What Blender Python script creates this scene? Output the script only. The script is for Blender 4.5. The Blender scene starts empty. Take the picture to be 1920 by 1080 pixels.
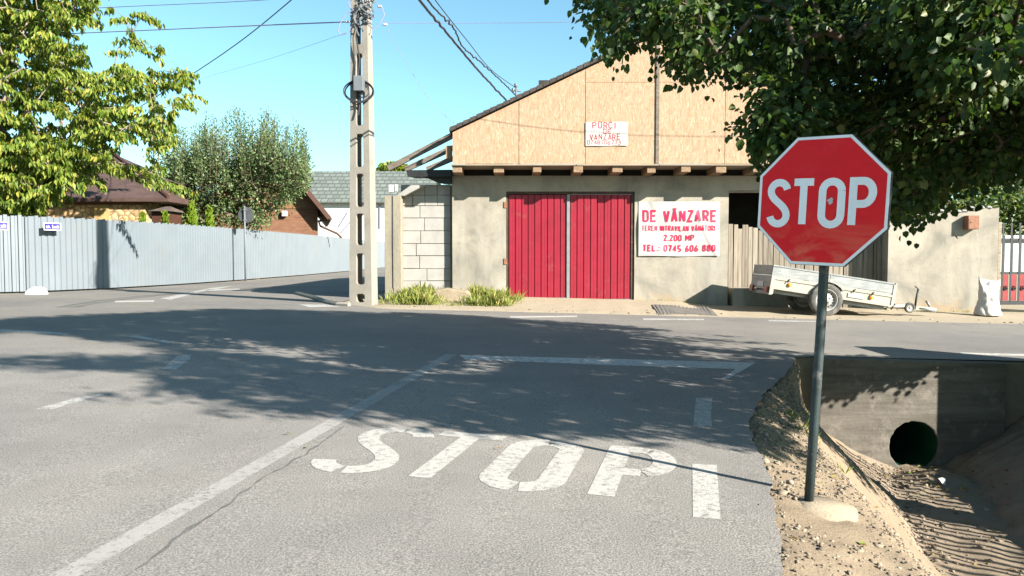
import bpy, bmesh, math, random
import numpy as np
from mathutils import Vector, Matrix

S = bpy.context.scene
COL = S.collection
random.seed(7)
RNG = np.random.default_rng(11)
R = math.radians

# ------------------------------------------------------------------ camera, sky, sun, exposure
F, TH, CZ = 1400.0, math.atan(61 / 1400), 1.0
cam = bpy.data.cameras.new('camera')
cam.sensor_width = 36.0
cam.lens = 36.0 * F / 1920
cam.clip_start, cam.clip_end = 0.05, 3000
cam_o = bpy.data.objects.new('camera', cam)
cam_o.location = (0, 0, CZ)
cam_o.rotation_euler = (math.pi / 2 - TH, 0, 0)
COL.objects.link(cam_o)
S.camera = cam_o

SUN_EL = R(26)
SUN_AZ = Vector((0.807, -0.590))
SUN = Vector((SUN_AZ.x * math.cos(SUN_EL), SUN_AZ.y * math.cos(SUN_EL), math.sin(SUN_EL))).normalized()
W = bpy.data.worlds.new('World')
S.world = W
W.use_nodes = True
wn = W.node_tree
for n in list(wn.nodes):
    wn.nodes.remove(n)
sky = wn.nodes.new('ShaderNodeTexSky')
sky.sky_type = 'NISHITA'
sky.sun_disc = False
sky.sun_elevation = SUN_EL
sky.sun_rotation = math.atan2(SUN_AZ.x, SUN_AZ.y)
sky.air_density = 1.0
sky.dust_density = 0.6
sky.ozone_density = 1.0
tint = wn.nodes.new('ShaderNodeMixRGB')
tint.blend_type = 'MULTIPLY'
tint.inputs[0].default_value = 1.0
tint.inputs[2].default_value = (0.76, 1.06, 1.02, 1)
bg = wn.nodes.new('ShaderNodeBackground')
bg.inputs[1].default_value = 0.06
wo = wn.nodes.new('ShaderNodeOutputWorld')
wn.links.new(sky.outputs[0], tint.inputs[1])
wn.links.new(tint.outputs[0], bg.inputs[0])
wn.links.new(bg.outputs[0], wo.inputs[0])
sl = bpy.data.lights.new('sun', 'SUN')
sl.energy = 5.0
sl.angle = R(0.5)
sl.color = (1.0, 0.93, 0.82)
so = bpy.data.objects.new('sun', sl)
so.rotation_euler = SUN.to_track_quat('Z', 'Y').to_euler()
so.location = (20, -12, 30)
COL.objects.link(so)
S.view_settings.view_transform = 'Standard'
S.view_settings.look = 'None'
S.view_settings.exposure = 1.95
S.view_settings.gamma = 1.0
S.view_settings.use_curve_mapping = False

# ------------------------------------------------------------------ geometry helpers
def g(x):
    """cross fall of the ground: the whole junction drops gently to the right"""
    u = x + 3
    s = (u + math.sqrt(u * u + 4)) / 2
    return -0.027 * 30 * math.tanh(s / 30)

def ray(px, py):
    dx, dy = (px - 960) / F, (540 - py) / F
    return (dx, math.cos(TH) + dy * math.sin(TH), -math.sin(TH) + dy * math.cos(TH))

def at(px, py, Y):
    d = ray(px, py)
    t = Y / d[1]
    return Vector((d[0] * t, Y, CZ + d[2] * t))

def gp(px, py, dz=0.0):
    d = ray(px, py)
    z = 0.0
    for _ in range(30):
        t = (z + dz - CZ) / d[2]
        z = g(d[0] * t)
    return (d[0] * t, d[1] * t)

def project(p):
    y, z = p[1], p[2] - CZ
    f = y * math.cos(TH) - z * math.sin(TH)
    up = y * math.sin(TH) + z * math.cos(TH)
    if f <= 0.05:
        return None
    return (960 + F * p[0] / f, 540 - F * up / f)

def inpoly(x, y, poly):
    c = False
    j = len(poly) - 1
    for i in range(len(poly)):
        xi, yi = poly[i]
        xj, yj = poly[j]
        if (yi > y) != (yj > y) and x < (xj - xi) * (y - yi) / (yj - yi) + xi:
            c = not c
        j = i
    return c

def tag(o, label=None, cat=None, group=None, kind=None):
    if label: o['label'] = label
    if cat: o['category'] = cat
    if group: o['group'] = group
    if kind: o['kind'] = kind
    return o

def thing(name, loc, label, cat, group=None, rz=0.0):
    o = bpy.data.objects.new(name, None)
    o.empty_display_size = 0.2
    o.location = loc
    o.rotation_euler = (0, 0, rz)
    COL.objects.link(o)
    return tag(o, label, cat, group)

def world_off(o):
    v = Vector((0, 0, 0))
    while o is not None:
        v += Vector(o.location)
        o = o.parent
    return v

class MB:
    """collects faces in world coordinates; build() links them as one mesh object"""
    def __init__(s):
        s.v, s.f = [], []
    def add(s, vs, fs):
        b = len(s.v)
        s.v += [tuple(p) for p in vs]
        s.f += [tuple(i + b for i in f) for f in fs]
        return s
    def box(s, a, b, M=None):
        x0, y0, z0 = a
        x1, y1, z1 = b
        vs = [Vector(p) for p in ((x0, y0, z0), (x1, y0, z0), (x1, y1, z0), (x0, y1, z0), (x0, y0, z1), (x1, y0, z1), (x1, y1, z1), (x0, y1, z1))]
        if M is not None:
            vs = [M @ p for p in vs]
        return s.add(vs, [(0, 3, 2, 1), (4, 5, 6, 7), (0, 1, 5, 4), (1, 2, 6, 5), (2, 3, 7, 6), (3, 0, 4, 7)])
    def bar(s, p, q, w, h, up=(0, 0, 1)):
        """rectangular beam from p to q, w across, h along up"""
        p, q = Vector(p), Vector(q)
        d = (q - p).normalized()
        up = Vector(up)
        side = d.cross(up).normalized()
        up = side.cross(d).normalized()
        vs = []
        for c in (p, q):
            for a, b in ((-1, -1), (1, -1), (1, 1), (-1, 1)):
                vs.append(c + side * (a * w / 2) + up * (b * h / 2))
        return s.add(vs, [(3, 2, 1, 0), (4, 5, 6, 7), (0, 1, 5, 4), (1, 2, 6, 5), (2, 3, 7, 6), (3, 0, 4, 7)])
    def tube(s, pts, rad, n=8, caps=True):
        pts = [Vector(p) for p in pts]
        if not hasattr(rad, '__len__'):
            rad = [rad] * len(pts)
        rings, prev = [], None
        for i, p in enumerate(pts):
            d = (pts[min(i + 1, len(pts) - 1)] - pts[max(i - 1, 0)]).normalized()
            if prev is None:
                a = d.cross(Vector((0.31, 0.17, 0.93)))
                if a.length < 0.1:
                    a = d.cross(Vector((1, 0, 0)))
            else:
                a = prev - d * prev.dot(d)
            a.normalize()
            prev = a
            b = d.cross(a)
            rings.append([p + (a * math.cos(2 * math.pi * k / n) + b * math.sin(2 * math.pi * k / n)) * rad[i] for k in range(n)])
        vs = [p for r in rings for p in r]
        fs = []
        for i in range(len(pts) - 1):
            for k in range(n):
                k2 = (k + 1) % n
                fs.append((i * n + k, i * n + k2, (i + 1) * n + k2, (i + 1) * n + k))
        if caps:
            fs.append(tuple(range(n - 1, -1, -1)))
            fs.append(tuple(range((len(pts) - 1) * n, len(pts) * n)))
        return s.add(vs, fs)
    def lathe(s, c, axis, prof, n=24, close=False):
        """prof: (radius, along) pairs"""
        c, ax = Vector(c), Vector(axis).normalized()
        a = ax.cross(Vector((0.2, 0.3, 0.9))).normalized()
        b = ax.cross(a)
        vs = [c + ax * t + (a * math.cos(2 * math.pi * k / n) + b * math.sin(2 * math.pi * k / n)) * r for r, t in prof for k in range(n)]
        fs = []
        m = len(prof)
        for i in range(m if close else m - 1):
            for k in range(n):
                k2 = (k + 1) % n
                i2 = (i + 1) % m
                fs.append((i * n + k, i * n + k2, i2 * n + k2, i2 * n + k))
        return s.add(vs, fs)
    def prism(s, poly, y0, y1):
        """poly: (x, z) outline, extruded along y"""
        n = len(poly)
        vs = [(x, y0, z) for x, z in poly] + [(x, y1, z) for x, z in poly]
        fs = [tuple(range(n)), tuple(range(2 * n - 1, n - 1, -1))]
        fs += [(i, i + n, (i + 1) % n + n, (i + 1) % n) for i in range(n)]
        return s.add(vs, fs)
    def quad(s, a, b, c, d):
        return s.add([a, b, c, d], [(0, 1, 2, 3)])
    def split(s, name, m, parent=None, *a, **kw):
        """one object for every connected piece"""
        p = list(range(len(s.v)))
        def find(i):
            while p[i] != i:
                p[i] = p[p[i]]
                i = p[i]
            return i
        for f in s.f:
            r = find(f[0])
            for i in f[1:]:
                p[find(i)] = r
        parts = {}
        for f in s.f:
            parts.setdefault(find(f[0]), []).append(f)
        out = []
        for fs in parts.values():
            idx = sorted({i for f in fs for i in f})
            mp = {i: k for k, i in enumerate(idx)}
            q = MB()
            q.add([s.v[i] for i in idx], [tuple(mp[i] for i in f) for f in fs])
            out.append(q.build(name, m, parent, *a, **kw))
        return out
    def build(s, name, m, parent=None, smooth=False, bevel=0.0, off=None, seg=2):
        me = bpy.data.meshes.new(name)
        o3 = world_off(parent) if off is None else Vector(off)
        me.from_pydata([(p[0] - o3.x, p[1] - o3.y, p[2] - o3.z) for p in s.v], [], s.f)
        bm = bmesh.new()
        bm.from_mesh(me)
        bmesh.ops.recalc_face_normals(bm, faces=bm.faces)
        bm.to_mesh(me)
        bm.free()
        me.materials.append(m)
        if smooth:
            me.polygons.foreach_set('use_smooth', [True] * len(me.polygons))
        o = bpy.data.objects.new(name, me)
        COL.objects.link(o)
        o.parent = parent
        if bevel:
            b = o.modifiers.new('bevel', 'BEVEL')
            b.width = bevel
            b.segments = seg
            b.limit_method = 'ANGLE'
        return o

def np_mesh(name, verts, faces, m, parent=None, smooth=False):
    """fast mesh from arrays; faces is an (n, k) array"""
    me = bpy.data.meshes.new(name)
    o3 = world_off(parent)
    verts = np.asarray(verts, dtype=np.float32) - np.array(o3, dtype=np.float32)
    faces = np.asarray(faces, dtype=np.int32)
    k = faces.shape[1]
    me.vertices.add(len(verts))
    me.vertices.foreach_set('co', verts.ravel())
    me.loops.add(faces.size)
    me.loops.foreach_set('vertex_index', faces.ravel())
    me.polygons.add(len(faces))
    me.polygons.foreach_set('loop_start', np.arange(0, faces.size, k, dtype=np.int32))
    if smooth:
        me.polygons.foreach_set('use_smooth', np.ones(len(faces), dtype=bool))
    me.update(calc_edges=True)
    me.validate()
    me.materials.append(m)
    o = bpy.data.objects.new(name, me)
    COL.objects.link(o)
    o.parent = parent
    return o

# ------------------------------------------------------------------ materials
def nodes_of(name):
    m = bpy.data.materials.new(name)
    m.use_nodes = True
    nt = m.node_tree
    b = nt.nodes['Principled BSDF']
    return m, nt, b

def N(nt, t, **kw):
    n = nt.nodes.new(t)
    for k, v in kw.items():
        setattr(n, k, v)
    return n

def ramp(nt, fac, stops):
    r = N(nt, 'ShaderNodeValToRGB')
    e = r.color_ramp.elements
    while len(e) < len(stops):
        e.new(0.5)
    for el, (p, c) in zip(e, stops):
        el.position = p
        el.color = (c[0], c[1], c[2], 1) if hasattr(c, '__len__') else (c, c, c, 1)
    nt.links.new(fac, r.inputs[0])
    return r.outputs[0]

def noise(nt, vec, scale, detail=4.0, rough=0.55, dist=0.0):
    n = N(nt, 'ShaderNodeTexNoise')
    n.inputs['Scale'].default_value = scale
    n.inputs['Detail'].default_value = detail
    n.inputs['Roughness'].default_value = rough
    n.inputs['Distortion'].default_value = dist
    if vec is not None:
        nt.links.new(vec, n.inputs['Vector'])
    return n.outputs[0]

def mapping(nt, vec, scale=(1, 1, 1), rot=(0, 0, 0), loc=(0, 0, 0)):
    n = N(nt, 'ShaderNodeMapping')
    n.inputs['Scale'].default_value = scale
    n.inputs['Rotation'].default_value = rot
    n.inputs['Location'].default_value = loc
    nt.links.new(vec, n.inputs[0])
    return n.outputs[0]

def mix(nt, fac, a, b, mode='MIX'):
    n = N(nt, 'ShaderNodeMixRGB', blend_type=mode)
    for i, v in ((0, fac), (1, a), (2, b)):
        if hasattr(v, 'is_linked') or hasattr(v, 'links'):
            nt.links.new(v, n.inputs[i])
        elif i == 0:
            n.inputs[0].default_value = v
        else:
            n.inputs[i].default_value = (v[0], v[1], v[2], 1)
    return n.outputs[0]

def bump(nt, b, h, strength=0.3, dist=0.02):
    n = N(nt, 'ShaderNodeBump')
    n.inputs['Strength'].default_value = strength
    n.inputs['Distance'].default_value = dist
    nt.links.new(h, n.inputs['Height'])
    nt.links.new(n.outputs[0], b.inputs['Normal'])

def objvec(nt):
    return N(nt, 'ShaderNodeTexCoord').outputs['Object']

ALB = 0.54
def mat(name, col, rough=0.8, var=0.18, scale=3.0, fine=40.0, fvar=0.15, bmp=0.25, bdist=0.01, metal=0.0, spec=0.3, stretch=(1, 1, 1), stain=None, stain_scale=1.2, stain_amt=(0.5, 0.7), k=None):
    m, nt, b = nodes_of(name)
    k = ALB if k is None else k
    col = tuple(c * k for c in col)
    if stain: stain = tuple(c * k for c in stain)
    v = mapping(nt, objvec(nt), stretch)
    a = tuple(max(0, c * (1 - var)) for c in col)
    c = tuple(min(1, c * (1 + var)) for c in col)
    n1 = noise(nt, v, scale)
    base = ramp(nt, n1, [(0.3, a), (0.7, c)])
    n2 = noise(nt, v, fine, 3.0)
    k = ramp(nt, n2, [(0.3, 1 - fvar), (0.7, 1 + 0 * fvar)])
    base = mix(nt, 1.0, base, k, 'MULTIPLY')
    if stain:
        n3 = noise(nt, v, stain_scale, 6.0, 0.65, 0.4)
        base = mix(nt, ramp(nt, n3, [(stain_amt[0], 0.0), (stain_amt[1], 1.0)]), base, stain)
    nt.links.new(base, b.inputs['Base Color'])
    b.inputs['Roughness'].default_value = rough
    b.inputs['Metallic'].default_value = metal
    b.inputs['Specular IOR Level'].default_value = spec
    if bmp:
        bump(nt, b, n2, bmp, bdist)
    return m

def asphalt_mat(name='asphalt', paint=None, wear=0.45):
    """coarse grey chip surface; with paint, a worn coat of paint over it"""
    m, nt, b = nodes_of(name)
    v = objvec(nt)
    big = noise(nt, v, 0.35, 3.0, 0.5, 0.3)
    mid = noise(nt, v, 2.2, 5.0, 0.6)
    vor = N(nt, 'ShaderNodeTexVoronoi')
    vor.inputs['Scale'].default_value = 75.0
    nt.links.new(v, vor.inputs['Vector'])
    chip = noise(nt, v, 120.0, 3.0, 0.65)
    base = ramp(nt, chip, [(0.28, (0.080, 0.077, 0.074)), (0.5, (0.190, 0.182, 0.174)), (0.74, (0.335, 0.319, 0.302))])
    base = mix(nt, 1.0, base, ramp(nt, big, [(0.3, (0.80, 0.80, 0.815)), (0.7, (1.12, 1.09, 1.04))]), 'MULTIPLY')
    base = mix(nt, 1.0, base, ramp(nt, mid, [(0.25, 0.86), (0.75, 1.08)]), 'MULTIPLY')
    spot = noise(nt, mapping(nt, v, (1, 1, 1), (0, 0, 0), (31, 7, 0)), 1.1, 7.0, 0.72, 0.5)
    base = mix(nt, ramp(nt, spot, [(0.66, 0.0), (0.78, 0.45)]), base, (0.085, 0.082, 0.08))
    dusty = noise(nt, mapping(nt, v, (0.5, 1.1, 1), (0, 0, 0.4), (3, 17, 0)), 0.8, 5.0, 0.65, 0.6)
    base = mix(nt, ramp(nt, dusty, [(0.52, 0.0), (0.72, 0.4)]), base, (0.21, 0.195, 0.172))
    # asphalt toned darker towards and across the main road
    sy = N(nt, 'ShaderNodeSeparateXYZ')
    nt.links.new(v, sy.inputs[0])
    yw = N(nt, 'ShaderNodeMath', operation='MULTIPLY_ADD')
    nt.links.new(mid, yw.inputs[0])
    yw.inputs[1].default_value = 1.6
    nt.links.new(sy.outputs[1], yw.inputs[2])
    ym = N(nt, 'ShaderNodeMapRange')
    ym.inputs[1].default_value = 7.2
    ym.inputs[2].default_value = 10.5
    nt.links.new(yw.outputs[0], ym.inputs[0])
    base = mix(nt, ym.outputs[0], base, mix(nt, 1.0, base, (0.80, 0.795, 0.785), 'MULTIPLY'))
    # fine branching cracks, only here and there
    wob = N(nt, 'ShaderNodeVectorMath', operation='MULTIPLY_ADD')
    nz = N(nt, 'ShaderNodeTexNoise')
    nz.inputs['Scale'].default_value = 2.3
    nz.inputs['Detail'].default_value = 5.0
    nt.links.new(v, nz.inputs['Vector'])
    nt.links.new(nz.outputs['Color'], wob.inputs[0])
    wob.inputs[1].default_value = (0.9, 0.9, 0.0)
    nt.links.new(v, wob.inputs[2])
    ck = N(nt, 'ShaderNodeTexVoronoi', feature='DISTANCE_TO_EDGE')
    ck.inputs['Scale'].default_value = 0.55
    nt.links.new(wob.outputs[0], ck.inputs['Vector'])
    line = ramp(nt, ck.outputs['Distance'], [(0.0, 1.0), (0.007, 0.0)])
    where = ramp(nt, noise(nt, mapping(nt, v, (1, 1, 1), (0, 0, 0), (11, 5, 0)), 0.5, 3.0), [(0.52, 0.0), (0.64, 0.32)])
    base = mix(nt, mix(nt, 1.0, line, where, 'MULTIPLY'), base, (0.05, 0.048, 0.046))
    if paint:
        w1 = noise(nt, v, 26.0, 6.0, 0.75)
        w2 = noise(nt, v, 3.0, 3.0)
        s = mix(nt, 0.15, w1, w2)
        k = ramp(nt, s, [(wear - 0.05, 0.0), (wear + 0.08, 1.0)])
        base = mix(nt, k, base, paint)
    nt.links.new(base, b.inputs['Base Color'])
    b.inputs['Roughness'].default_value = 0.9
    b.inputs['Specular IOR Level'].default_value = 0.25
    bump(nt, b, chip, 0.55, 0.006)
    return m

def leaf_mat(name, stops, trans=0.35, gloss=0.35, tcol=None):
    m, nt, b = nodes_of(name)
    geo = N(nt, 'ShaderNodeNewGeometry')
    c = ramp(nt, geo.outputs['Random Per Island'], stops)
    nt.links.new(c, b.inputs['Base Color'])
    b.inputs['Roughness'].default_value = gloss
    b.inputs['Specular IOR Level'].default_value = 0.3
    tr = N(nt, 'ShaderNodeBsdfTranslucent')
    t = mix(nt, 1.0, c, tcol or (1.6, 1.7, 0.7), 'MULTIPLY')
    nt.links.new(t, tr.inputs[0])
    ms = N(nt, 'ShaderNodeMixShader')
    ms.inputs[0].default_value = trans
    nt.links.new(b.outputs[0], ms.inputs[1])
    nt.links.new(tr.outputs[0], ms.inputs[2])
    nt.links.new(ms.outputs[0], nt.nodes['Material Output'].inputs[0])
    return m

def board_mat(name, cols, axis_scale, fine=1.0, rough=0.85):
    """wood: long grain along the small component of axis_scale"""
    m, nt, b = nodes_of(name)
    geo = N(nt, 'ShaderNodeNewGeometry')
    v = objvec(nt)
    off = N(nt, 'ShaderNodeVectorMath', operation='SCALE')
    comb = N(nt, 'ShaderNodeCombineXYZ')
    nt.links.new(geo.outputs['Random Per Island'], comb.inputs[0])
    nt.links.new(geo.outputs['Random Per Island'], comb.inputs[2])
    nt.links.new(comb.outputs[0], off.inputs[0])
    off.inputs['Scale'].default_value = 37.0
    add = N(nt, 'ShaderNodeVectorMath', operation='ADD')
    nt.links.new(v, add.inputs[0])
    nt.links.new(off.outputs[0], add.inputs[1])
    vv = mapping(nt, add.outputs[0], axis_scale)
    n1 = noise(nt, vv, 1.0 * fine, 5.0, 0.6, 0.5)
    c = ramp(nt, n1, [(0.28, cols[0]), (0.5, cols[1]), (0.75, cols[2])])
    tone = ramp(nt, geo.outputs['Random Per Island'], [(0.0, 0.72), (1.0, 1.12)])
    c = mix(nt, 1.0, c, tone, 'MULTIPLY')
    nt.links.new(c, b.inputs['Base Color'])
    b.inputs['Roughness'].default_value = rough
    b.inputs['Specular IOR Level'].default_value = 0.2
    bump(nt, b, n1, 0.4, 0.006)
    return m

def osb_mat():
    m, nt, b = nodes_of('osb')
    v = objvec(nt)
    cols = [(0.31, 0.214, 0.145), (0.255, 0.166, 0.104), (0.375, 0.285, 0.21)]
    a = noise(nt, mapping(nt, v, (34, 34, 8), (0, 0.5, 0)), 1.0, 2.0, 0.5)
    c = noise(nt, mapping(nt, v, (34, 34, 9), (0, -0.6, 0), (5, 3, 2)), 1.0, 2.0, 0.5)
    d = noise(nt, mapping(nt, v, (7, 20, 24), (0, 0.2, 0), (9, 1, 7)), 1.0, 2.0, 0.5)
    base = ramp(nt, a, [(0.35, cols[1]), (0.55, cols[0]), (0.68, cols[0])])
    base = mix(nt, ramp(nt, c, [(0.60, 0.0), (0.66, 0.8)]), base, cols[2])
    base = mix(nt, ramp(nt, d, [(0.62, 0.0), (0.69, 0.5)]), base, (0.215, 0.12, 0.058))
    sm = noise(nt, v, 1.4, 5.0, 0.65, 0.4)
    base = mix(nt, ramp(nt, sm, [(0.52, 0.0), (0.75, 0.45)]), base, (0.225, 0.175, 0.13))
    # damp greying at the foot of the boards
    sep = N(nt, 'ShaderNodeSeparateXYZ')
    nt.links.new(v, sep.inputs[0])
    hn = N(nt, 'ShaderNodeMath', operation='MULTIPLY_ADD')
    nt.links.new(noise(nt, v, 6.0, 5.0, 0.7), hn.inputs[0])
    hn.inputs[1].default_value = 0.6
    nt.links.new(sep.outputs[2], hn.inputs[2])
    base = mix(nt, ramp(nt, hn.outputs[0], [(0.30, 0.75), (0.52, 0.0)]), base, (0.185, 0.14, 0.105))
    nt.links.new(base, b.inputs['Base Color'])
    b.inputs['Roughness'].default_value = 0.85
    b.inputs['Specular IOR Level'].default_value = 0.2
    bump(nt, b, a, 0.15, 0.004)
    return m

def render_mat(name='cement_render', base_z=0.0):
    """patchy cement plaster, greyer above, sandy splash stains low down"""
    m, nt, b = nodes_of(name)
    v = objvec(nt)
    big = noise(nt, v, 0.9, 5.0, 0.6, 0.5)
    streak = noise(nt, mapping(nt, v, (2.2, 2.2, 0.35)), 1.0, 5.0, 0.65, 0.2)
    fine = noise(nt, v, 55.0, 4.0, 0.6)
    mid = noise(nt, v, 7.0, 5.0, 0.6)
    c = ramp(nt, big, [(0.34, (0.148, 0.140, 0.122)), (0.5, (0.228, 0.209, 0.175)), (0.64, (0.282, 0.258, 0.214))])
    c = mix(nt, ramp(nt, streak, [(0.52, 0.0), (0.68, 0.55)]), c, (0.275, 0.262, 0.232))
    sep = N(nt, 'ShaderNodeSeparateXYZ')
    nt.links.new(v, sep.inputs[0])
    hh = N(nt, 'ShaderNodeMath', operation='MULTIPLY_ADD')
    nt.links.new(noise(nt, v, 1.6, 5.0, 0.6), hh.inputs[0])
    hh.inputs[1].default_value = 1.6
    nt.links.new(sep.outputs[2], hh.inputs[2])
    c = mix(nt, ramp(nt, hh.outputs[0], [(0.75, 0.6), (1.6, 0.0)]), c, (0.27, 0.19, 0.11))
    c = mix(nt, ramp(nt, mid, [(0.58, 0.0), (0.72, 0.45)]), c, (0.14, 0.128, 0.108))
    pit = noise(nt, v, 16.0, 3.0, 0.5)
    c = mix(nt, ramp(nt, pit, [(0.70, 0.0), (0.74, 0.6)]), c, (0.10, 0.09, 0.075))
    c = mix(nt, 1.0, c, ramp(nt, fine, [(0.3, 0.9), (0.7, 1.04)]), 'MULTIPLY')
    nt.links.new(c, b.inputs['Base Color'])
    b.inputs['Roughness'].default_value = 0.92
    b.inputs['Specular IOR Level'].default_value = 0.15
    bump(nt, b, mid, 0.35, 0.02)
    return m

def formed_concrete_mat():
    """cast concrete showing the horizontal shuttering boards"""
    m, nt, b = nodes_of('board_marked_concrete')
    v = objvec(nt)
    band = noise(nt, mapping(nt, v, (0.7, 0.7, 9)), 1.0, 4.0, 0.6, 0.15)
    mid = noise(nt, v, 5.0, 6.0, 0.65)
    fine = noise(nt, v, 60.0, 3.0)
    c = ramp(nt, band, [(0.3, (0.075, 0.068, 0.058)), (0.5, (0.108, 0.098, 0.084)), (0.7, (0.142, 0.13, 0.113))])
    c = mix(nt, ramp(nt, mid, [(0.55, 0.0), (0.68, 0.6)]), c, (0.19, 0.172, 0.15))
    c = mix(nt, ramp(nt, noise(nt, v, 2.0, 5.0, 0.7), [(0.55, 0.0), (0.75, 0.6)]), c, (0.06, 0.055, 0.05))
    c = mix(nt, 1.0, c, ramp(nt, fine, [(0.3, 0.85), (0.7, 1.05)]), 'MULTIPLY')
    nt.links.new(c, b.inputs['Base Color'])
    b.inputs['Roughness'].default_value = 0.9
    b.inputs['Specular IOR Level'].default_value = 0.15
    hgt = mix(nt, 0.5, band, mid)
    bump(nt, b, hgt, 0.7, 0.03)
    return m

def soil_mat():
    m, nt, b = nodes_of('sandy_soil')
    v = objvec(nt)
    big = noise(nt, v, 0.8, 5.0, 0.6, 0.4)
    mid = noise(nt, v, 8.0, 6.0, 0.65)
    fine = noise(nt, v, 80.0, 4.0, 0.65)
    c = ramp(nt, big, [(0.3, (0.172, 0.136, 0.097)), (0.7, (0.238, 0.189, 0.136))])
    c = mix(nt, ramp(nt, mid, [(0.5, 0.0), (0.75, 0.5)]), c, (0.15, 0.115, 0.085))
    c = mix(nt, 1.0, c, ramp(nt, fine, [(0.25, 0.72), (0.7, 1.08)]), 'MULTIPLY')
    sy = N(nt, 'ShaderNodeSeparateXYZ')
    nt.links.new(v, sy.inputs[0])
    ya = N(nt, 'ShaderNodeMapRange')
    ya.inputs[1].default_value = 12.0
    ya.inputs[2].default_value = 12.2
    nt.links.new(sy.outputs[1], ya.inputs[0])
    c = mix(nt, ya.outputs[0], c, mix(nt, mid, (0.22, 0.185, 0.135), (0.33, 0.28, 0.21)))
    # dark wet earth low in the ditch
    sep = N(nt, 'ShaderNodeSeparateXYZ')
    nt.links.new(v, sep.inputs[0])
    zz = N(nt, 'ShaderNodeMath', operation='MULTIPLY_ADD')
    nt.links.new(mid, zz.inputs[0])
    zz.inputs[1].default_value = 0.25
    nt.links.new(sep.outputs[2], zz.inputs[2])
    low = N(nt, 'ShaderNodeMapRange')
    low.inputs[1].default_value = -1.05
    low.inputs[2].default_value = -1.2
    nt.links.new(zz.outputs[0], low.inputs[0])
    c = mix(nt, low.outputs[0], c, mix(nt, mid, (0.17, 0.135, 0.10), (0.27, 0.22, 0.17)))
    # greyer earth tone on the far bank
    rb = N(nt, 'ShaderNodeMapRange')
    rb.inputs[1].default_value = 3.7
    rb.inputs[2].default_value = 4.1
    nt.links.new(sep.outputs[0], rb.inputs[0])
    yb = N(nt, 'ShaderNodeMapRange')
    yb.inputs[1].default_value = 8.8
    yb.inputs[2].default_value = 8.7
    nt.links.new(sep.outputs[1], yb.inputs[0])
    mm = N(nt, 'ShaderNodeMath', operation='MULTIPLY')
    nt.links.new(rb.outputs[0], mm.inputs[0])
    nt.links.new(yb.outputs[0], mm.inputs[1])
    c = mix(nt, mm.outputs[0], c, mix(nt, mid, (0.15, 0.12, 0.09), (0.24, 0.20, 0.155)))
    nt.links.new(c, b.inputs['Base Color'])
    b.inputs['Roughness'].default_value = 0.95
    b.inputs['Specular IOR Level'].default_value = 0.1
    h = mix(nt, 0.4, mid, fine)
    bump(nt, b, h, 0.6, 0.02)
    return m

def stone_mat():
    m, nt, b = nodes_of('yellow_stone')
    v = objvec(nt)
    vor = N(nt, 'ShaderNodeTexVoronoi', feature='F1')
    vor.inputs['Scale'].default_value = 4.2
    nt.links.new(v, vor.inputs['Vector'])
    edge = N(nt, 'ShaderNodeTexVoronoi', feature='DISTANCE_TO_EDGE')
    edge.inputs['Scale'].default_value = 4.2
    nt.links.new(v, edge.inputs['Vector'])
    sep = N(nt, 'ShaderNodeSeparateXYZ')
    nt.links.new(vor.outputs['Color'], sep.inputs[0])
    c = ramp(nt, sep.outputs[0], [(0.0, (0.26, 0.16, 0.075)), (0.5, (0.42, 0.28, 0.13)), (1.0, (0.48, 0.34, 0.19))])
    c = mix(nt, ramp(nt, edge.outputs['Distance'], [(0.02, 1.0), (0.10, 0.0)]), c, (0.15, 0.105, 0.065))
    nt.links.new(c, b.inputs['Base Color'])
    b.inputs['Roughness'].default_value = 0.85
    bump(nt, b, edge.outputs['Distance'], 0.6, 0.1)
    return m

def tile_mat(name, c0, c1, sx, sz, rough=0.55):
    m, nt, b = nodes_of(name)
    v = mapping(nt, objvec(nt), (sx, 1, sz))
    br = N(nt, 'ShaderNodeTexBrick')
    br.inputs['Scale'].default_value = 1.0
    br.inputs['Color1'].default_value = (*c0, 1)
    br.inputs['Color2'].default_value = (*c1, 1)
    br.inputs['Mortar'].default_value = (c0[0] * .65, c0[1] * .65, c0[2] * .65, 1)
    br.inputs['Mortar Size'].default_value = 0.04
    sw = N(nt, 'ShaderNodeSeparateXYZ')
    nt.links.new(v, sw.inputs[0])
    cb = N(nt, 'ShaderNodeCombineXYZ')
    nt.links.new(sw.outputs[0], cb.inputs[0])
    nt.links.new(sw.outputs[2], cb.inputs[1])
    nt.links.new(cb.outputs[0], br.inputs['Vector'])
    nt.links.new(br.outputs['Color'], b.inputs['Base Color'])
    b.inputs['Roughness'].default_value = rough
    return m

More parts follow.
